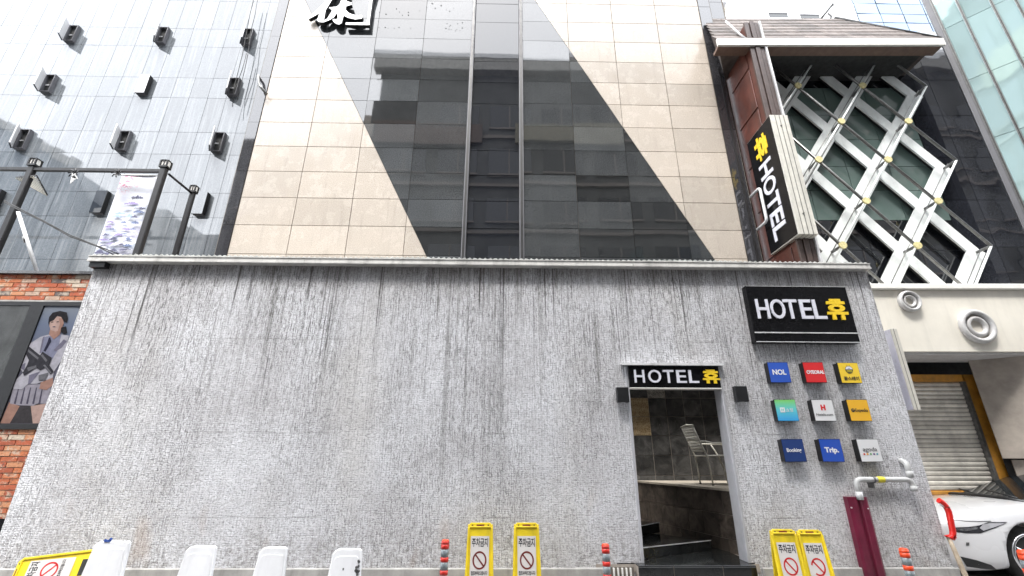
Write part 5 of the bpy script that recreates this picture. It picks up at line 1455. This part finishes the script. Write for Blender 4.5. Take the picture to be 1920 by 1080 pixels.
        ff = [(i * c_ + k, i * c_ + (k + 1) % c_, (i + 1) * c_ + (k + 1) % c_, (i + 1) * c_ + k) for i in range(len(rows_) - 1) for k in range(c_)]
        return MB().add(vv, ff, 0, True).build(nm, mt, root, label)
    def stripl(pts, w, mt, nm):
        vv = []; 
        for (x_, y_) in pts:
            o_, v_ = ray(x_, y_); hit, nor, idx, ds_ = bvh.ray_cast(o_, v_)
            if hit is None: continue
            if nor.dot(v_) > 0: nor = -nor
            vv.append(hit + nor * .002)
        if len(vv) > 1: MB().tube(vv, w, 5).build(nm, mt, root)
    r1 = lay([(1788, 989), (1815, 988), (1836, 985), (1852, 979), (1889, 979), (1866, 990), (1838, 1000), (1812, 1000), (1790, 997)], M['headlamp'], "headlight")
    print("headlight", r1)
    lay([(1842, 983), (1856, 981), (1884, 981), (1862, 989), (1843, 995), (1836, 990)], M['frame_grey'], "headlight_lens", .008)
    lay([(1790, 991), (1812, 990), (1830, 988), (1832, 992), (1812, 996), (1790, 994)], M['chrome'], "headlight_bar", .009)
    lay([(1800, 1043), (1830, 1050), (1858, 1059), (1869, 1068), (1840, 1066), (1812, 1062)], M['carblack'], "lower_grille")
    stripl([(1788, 975), (1810, 977), (1835, 978), (1858, 977)], .004, M['carblack'], "bonnet_seam")
    lay([(1811, 1017), (1817, 1017), (1817, 1023), (1811, 1023)], M['rod'], "parking_sensor", .004, 3)
    MB().box(carx0 + .3, carx0 + 4.1, CY + .15, CY + 1.65, .16, .34).build("underbody", M['carblack'], root)
build_car()

# ================================================================== THINGS STANDING BEFORE THE WALL
def tb_(top, bot, Y, w):   # helper
    return P(*top, Y), P(*bot, Y)
def signboard(cx_px, top_y, Y, label, lean=9, W=.29, roll=0.0, broken=False, red=True, yaw=0, h=.80, free=None):
    a = P(cx_px, top_y, Y)
    t = thing("no_parking_board", (a.x, Y, 0), label, "sign", "yellow folding no parking boards at the foot of the wall")
    ln = R(lean); H_ = (a.z) / math.cos(ln)
    o = Vector((a.x, Y - math.sin(ln) * H_, 0))
    r_ = Vector((math.cos(yaw), math.sin(yaw), 0)); hor = Vector((-math.sin(yaw), math.cos(yaw), 0))
    u_ = (hor * math.sin(ln) + Vector((0, 0, math.cos(ln)))); n_ = (-hor * math.cos(ln) + Vector((0, 0, math.sin(ln))))
    b = Basis(o, r_, n_, u_)
    if free: b = free; H_ = h
    w0, w1 = W * .56, W * .49
    out = [(-w0, 0), (w0, 0), (w1, H_ - .04), (w1 - .03, H_), (-w1 + .03, H_), (-w1, H_ - .04)]
    m = MB(); m.prism(b, out, -.022, 0)
    m.build("front_panel", M['yellow'], t, bevel=.005)
    # raised rim
    rim = MB()
    for s_ in (-1, 1):
        rim.prism(b, [(s_ * w0, 0), (s_ * (w0 - .022), 0), (s_ * (w1 - .022), H_ - .05), (s_ * w1, H_ - .05)], .0005, .014)
    rim.prism(b, [(-w1 + .022, H_ - .05), (w1 - .022, H_ - .05), (w1 - .022, H_ - .035), (-w1 + .022, H_ - .035)], .0005, .012)
    rim.build("raised_rim", M['yellow'], t, bevel=.003)
    MB().prism(b, rectpoly(-.045, .045, H_ - .075 + .04, H_ - .052 + .04 - .006), .0005, .003).build("handle_slot", M['maroonink'], t)
    MB().prism(b, rectpoly(-.075, .075, H_ * .02, H_ * .15), .0005, .002).build("lower_recess", M['darkwall'], t)
    for s_ in (-1, 1): MB().prism(b, rectpoly(s_ * .09 - .008, s_ * .09 + .008, H_ - .03, H_ - .02), .0005, .003).build("vent_mark", M['ink'], t)
    z0_, z1_ = H_ - .60, H_ - .135
    if H_ < .7: z0_ = max(.2, z0_)
    MB().prism(b, rectpoly(-.104, .104, z0_, z1_), .0008, .003).build("label_sheet", M['paper'], t)
    wv = z1_ - z0_
    lettering(b, "주차금지", -.09, .09, z1_ - .105, z1_ - .018, .0035, .001, M['ink'], t, "lettering", .02)
    rc = M['redink'] if red else M['maroonink']
    cc = (0, z1_ - .235)
    v, f = ringpoly(cc[0], cc[1], (.078, .088), (.062, .071))
    if broken:
        f = [q for q in f if not (13 <= q[0] // 2 <= 17)]
    m = MB(); k = len(v)
    m.add([b.pt(x_, z_, .0045) for x_, z_ in v], f); m.build("prohibition_ring", rc, t)
    d = .052
    MB().prism(b, [(cc[0] - d - .006, cc[1] + d * 1.1), (cc[0] - d + .008, cc[1] + d * 1.1 + .008), (cc[0] + d + .006, cc[1] - d * 1.1), (cc[0] + d - .008, cc[1] - d * 1.1 - .008)], .0035, .0045).build("prohibition_bar", rc, t)
    lettering(b, "협조부탁드립니다", -.09, .09, z1_ - .375, z1_ - .335, .0035, .001, M['ink'], t, "lettering", .02)
    # rear leg of the folding board
    if not free:
        b2 = Basis(o + hor * (2 * math.sin(ln) * H_ + .0), r_, -n_ + Vector((0, 0, 2 * math.sin(ln))), -hor * math.sin(ln) + Vector((0, 0, math.cos(ln))))
        MB().prism(b2, [(-w0, 0), (w0, 0), (w1, H_ - .02), (-w1, H_ - .02)], -.0, .018).build("rear_panel", M['yellow'], t)
    else:
        MB().prism(b, [(-w0, 0), (w0, 0), (w1, H_ - .02), (-w1, H_ - .02)], -.065, -.045).build("rear_panel", M['yellow'], t)
    return t
signboard(901, 980, 5.78, "yellow folding no parking board, the left one of the middle pair", lean=6, red=False)
signboard(987, 980, 5.78, "yellow folding no parking board, the right one of the middle pair", lean=6, red=False)
signboard(1466, 992, 5.80, "yellow no parking board with an unbroken red ring, nearest to the black entrance step", lean=6, yaw=R(-3))
signboard(1516, 993, 5.80, "yellow no parking board with its red ring partly scuffed away, beside the maroon strip", lean=6, broken=True, yaw=R(-2))
# the board lying on its side, far left
fa = P(66, 1092, 5.45); fb = P(176, 1064, 5.55)
c_ = P(118, 1034, 5.6)
yv = R(8)
uL = Vector((-math.cos(yv), 0, -math.sin(yv) * .6)).normalized()       # its top points left
rL = Vector((0, .25, .97)).normalized(); rL = (rL - uL * rL.dot(uL)).normalized(); nL = uL.cross(rL)
if nL.y > 0: nL = -nL
oL = P(172, 1062, 5.6)
signboard(120, 1060, 5.6, "yellow no parking board tipped on its side at the far left by the wall foot", free=Basis(oL, rL, nL, uL), h=.80)

def whiteboard(xl, xr, ty, Y, label, scuff=False, blue=False):
    a, b_ = P(xl, ty, Y), P(xr, ty, Y); w = (b_.x - a.x) / 2; cx = (a.x + b_.x) / 2; zt_ = a.z
    t = thing("white_board", (cx, Y, 0), label, "barrier", "white blank boards along the foot of the wall")
    ln = R(5); o = Vector((cx, Y - math.sin(ln) * zt_, 0)); b = Basis(o, (1, 0, 0), (0, -math.cos(ln), math.sin(ln)), (0, math.sin(ln), math.cos(ln)))
    tp = .09
    pts = [(-w - tp * zt_, 0), (w + tp * zt_, 0), (w, zt_ - .02), (w - .012, zt_ - .004), (w - .03, zt_), (-w + .07, zt_), (-w + .03, zt_ - .012), (-w + .0, zt_ - .05)]
    MB().prism(b, pts, -.05, 0).build("panel", M['white_plastic'], t, bevel=.012)
    ff = [(x_ * .86, max(z_ * 1 - .07, .05)) for x_, z_ in pts]
    MB().prism(b, ff, .0005, .006).build("face_sheet", M['white_plastic'], t, bevel=.003)
    if scuff:
        m = MB()
        for _ in range(14):
            x_ = w * .85 + random.uniform(-.03, .02); z_ = zt_ - random.uniform(.12, .26)
            m.prism(b, [(x_, z_), (x_ + .02, z_ + .012), (x_ + .012, z_ + .03), (x_ - .005, z_ + .02)], .0062, .008)
        m.prism(b, rectpoly(-.02, -.005, zt_ - .2, zt_ - .18), .0062, .008)
        m.build("scuffs", M['rod'], t, kind='stuff')
    if blue:
        m = MB()
        for _ in range(7):
            x_ = -w * .35 + random.uniform(-.05, .03); z_ = zt_ - .012 + random.uniform(-.0, .02)
            m.prism(b, [(x_, z_), (x_ + .018, z_ + .004), (x_ + .01, z_ + .022)], -.02, .008)
        m.build("blue_tape_scraps", M['blue_ink'], t, kind='stuff')
whiteboard(178, 243, 1014, 5.55, "blank white board with a torn blue tape scrap, next to the tipped yellow board", blue=True)
whiteboard(350, 405, 1023, 5.6, "blank white board, second from the left along the wall foot")
whiteboard(488, 538, 1025, 5.6, "clean blank white board, third from the left along the wall foot")
whiteboard(625, 678, 1028, 5.6, "white board with grey scuffs down its right edge, nearest the striped posts", scuff=True)

def post_bollard(px, py, Y, label, c1, n=8, r=.042):
    a = P(px, py, Y)
    t = thing("delineator_post", (a.x, Y, 0), label, "bollard", "striped flexible posts standing before the wall")
    z_ = a.z; k = 0
    MB().tube([(a.x, Y, z_ - .03), (a.x, Y, z_ + .0)], [r, r * .96], 20).build("cap", c1, t)
    MB().ring((a.x, Y, z_), (0, 0, 1), r * .9, r * .35, .012, 20).build("cap_rim", M['orange'], t)
    top = z_ - .03; cols = [c1, M['greyband']]; hh = [.045, .075]
    while top > .03:
        h_ = hh[k % 2]; MB().tube([(a.x, Y, max(top - h_, .02)), (a.x, Y, top - .0008)], r * (.975 if k % 2 else 1.0), 20).build("band", cols[k % 2], t)
        top -= h_; k += 1
    MB().tube([(a.x, Y, 0), (a.x, Y, .03)], [.11, .09], 20).build("base", M['carblack'], t)
post_bollard(835, 1014, 5.5, "red and grey banded post left of the middle pair of yellow boards", M['redband'])
post_bollard(1135, 1022, 5.5, "red and grey banded post just left of the black entrance step", M['redband'])
post_bollard(1694, 1030, 5.5, "orange and grey banded post right of the maroon steel strip", M['orange'], r=.045)
post_bollard(1921, 1034, 5.0, "orange and white banded post at the far right in front of the car wheel", M['orange'], r=.06)
# red D handle on a wooden pole at the wall's right corner
hd = thing("pole_tool", (P(1800, 1075, 6.1).x, 6.1, 0), "wooden pole with a bent red plastic handle leaning at the right corner of the wall", "tool")
YT = 6.12
hp = [P(1760, 938, YT), P(1770, 944, YT), P(1779, 958, YT), P(1784, 985, YT), P(1788, 1003, YT), P(1784, 1010, YT), P(1779, 1008, YT)]
sm2 = bend(hp, .05)
MB().tube(sm2, .033, 10).build("red_handle", M['redtube'], hd)
MB().tube([P(1761, 945, YT), P(1770, 950, YT)], .014, 8).build("handle_tip", M['white_plastic'], hd)
MB().tube([P(1779, 1008, YT), P(1793, 1040, YT - .05), P(1812, 1084, YT - .1), P(1830, 1125, YT - .15)], [.022, .026, .028, .028], 8).build("wooden_shaft", M['wood'], hd)

# ================================================================== ACROSS THE STREET (seen only as reflections)
YO = -4.5
def across(name, x0, x1, h, col, label, cat="building", floors=True, winc=None, seed=1):
    rnd = random.Random(seed)
    mt = mat(name + ' wall', col, .7, var=.25, scale=1.5, dirt=.4)
    t = thing(name, ((x0 + x1) / 2, YO, 0), label, cat)
    MB().box(x0, x1, YO - 8, YO, 0, h).build("wall", mt, t)
    return t
op = across("office_block_opposite", -7.4, 34, 23.2, (.10, .10, .096), "dark grey office block across the street with wide dark windows and a white cornice")
MB().box(-7.7, 34.3, YO, YO + .5, 22.3, 23.2).build("cornice", M['plinth'], op)
MB().box(-7.7, 34.3, YO - .01 - 1, YO + .55, 23.201, 23.5).build("cornice_cap", M['white_plastic'], op)
wm = bpy.data.materials.get('dark window glass')
fr_m = mat('dull brown frame', (.22, .19, .17), .6)
for fl_ in range(7):
    z_ = 2.9 * fl_ + 1.2
    for k in range(14):
        x_ = -6.6 + k * 2.85
        if fl_ == 6 and k == 0: continue
        o = MB().box(x_, x_ + 2.2, YO - .05, YO + .04, z_, z_ + 1.5).build("window", M['glass_dark'], op)
        MB().box(x_ + 1.07, x_ + 1.13, YO + .041, YO + .07, z_, z_ + 1.5).build("frame", fr_m, o)
        MB().box(x_ - .05, x_ + 2.25, YO + .041, YO + .12, z_ - .1, z_ - .0).build("sill", fr_m, o)
    MB().box(-7.4, 34, YO + .0005, YO + .16, 2.9 * fl_ + .45, 2.9 * fl_ + .62).build("storey_band", fr_m, op)
MB().box(-7.2, -1.3, YO + .17, YO + .35, 17.4, 18.6).build("sign_band", mat('faded orange hoarding', (.12, .085, .07), .6, var=.3), op)
MB().box(.5, 6.3, YO + .17, YO + .35, 17.4, 18.7).build("sign_band", mat('faded cream hoarding', (.20, .18, .13), .6, var=.3), op)
o2 = across("stepped_block_opposite", -14.4, -7.41, 17.6, (.05, .05, .05), "lower dark grey block across the street left of the office block", seed=2)
MB().box(-9.6, -7.41, YO - 6, YO - .0, 17.601, 19.2).build("roof_room", M['board'], o2)
for fl_ in range(5):
    for k in range(3):
        x_ = -13.9 + k * 2.2; z_ = 3 * fl_ + 1.4
        o = MB().box(x_, x_ + 1.5, YO - .05, YO + .05, z_, z_ + 1.5).build("window", M['glass_dark'], o2)
        MB().box(x_ - .05, x_ + 1.55, YO + .051, YO + .12, z_ - .1, z_).build("sill", fr_m, o)
o3 = across("white_block_opposite", -21.3, -17.6, 13.5, (.70, .70, .69), "white rendered block across the street far left", seed=3)
o4 = thing("gabled_block_opposite", (-27, YO, 0), "slate grey building with sloping gable roof across the street far left", "building")
mt4 = mat('slate blue render', (.13, .16, .20), .6, var=.2, scale=1)
bO = Basis((0, YO, 0), (1, 0, 0), (0, 1, 0))
MB().prism(bO, [(-40, 0), (-22, 0), (-22, 14.2), (-23.2, 16), (-28.7, 19), (-33, 21), (-40, 17)], -8, 0).build("wall", mt4, o4)
MB().prism(bO, [(-22.9, 16.3), (-28.7, 19.4), (-33, 21.5), (-33, 21.0), (-28.7, 18.95), (-23.1, 15.9)], .001, .3).build("verge", M['plinth'], o4)
for fl_ in range(4):
    for k in range(4):
        x_ = -37 + k * 3.5; z_ = 3 * fl_ + 1.5
        o = MB().box(x_, x_ + 1.4, YO - .05, YO + .05, z_, z_ + 1.3).build("window", M['whiterender'] if (fl_ + k) % 5 == 0 else M['glass_dark'], o4)
        MB().box(x_ - .05, x_ + 1.45, YO + .051, YO + .12, z_ - .1, z_).build("sill", fr_m, o)
for o in list(bpy.data.objects):
    if o.type == 'MESH':
        for p in o.data.materials: pass
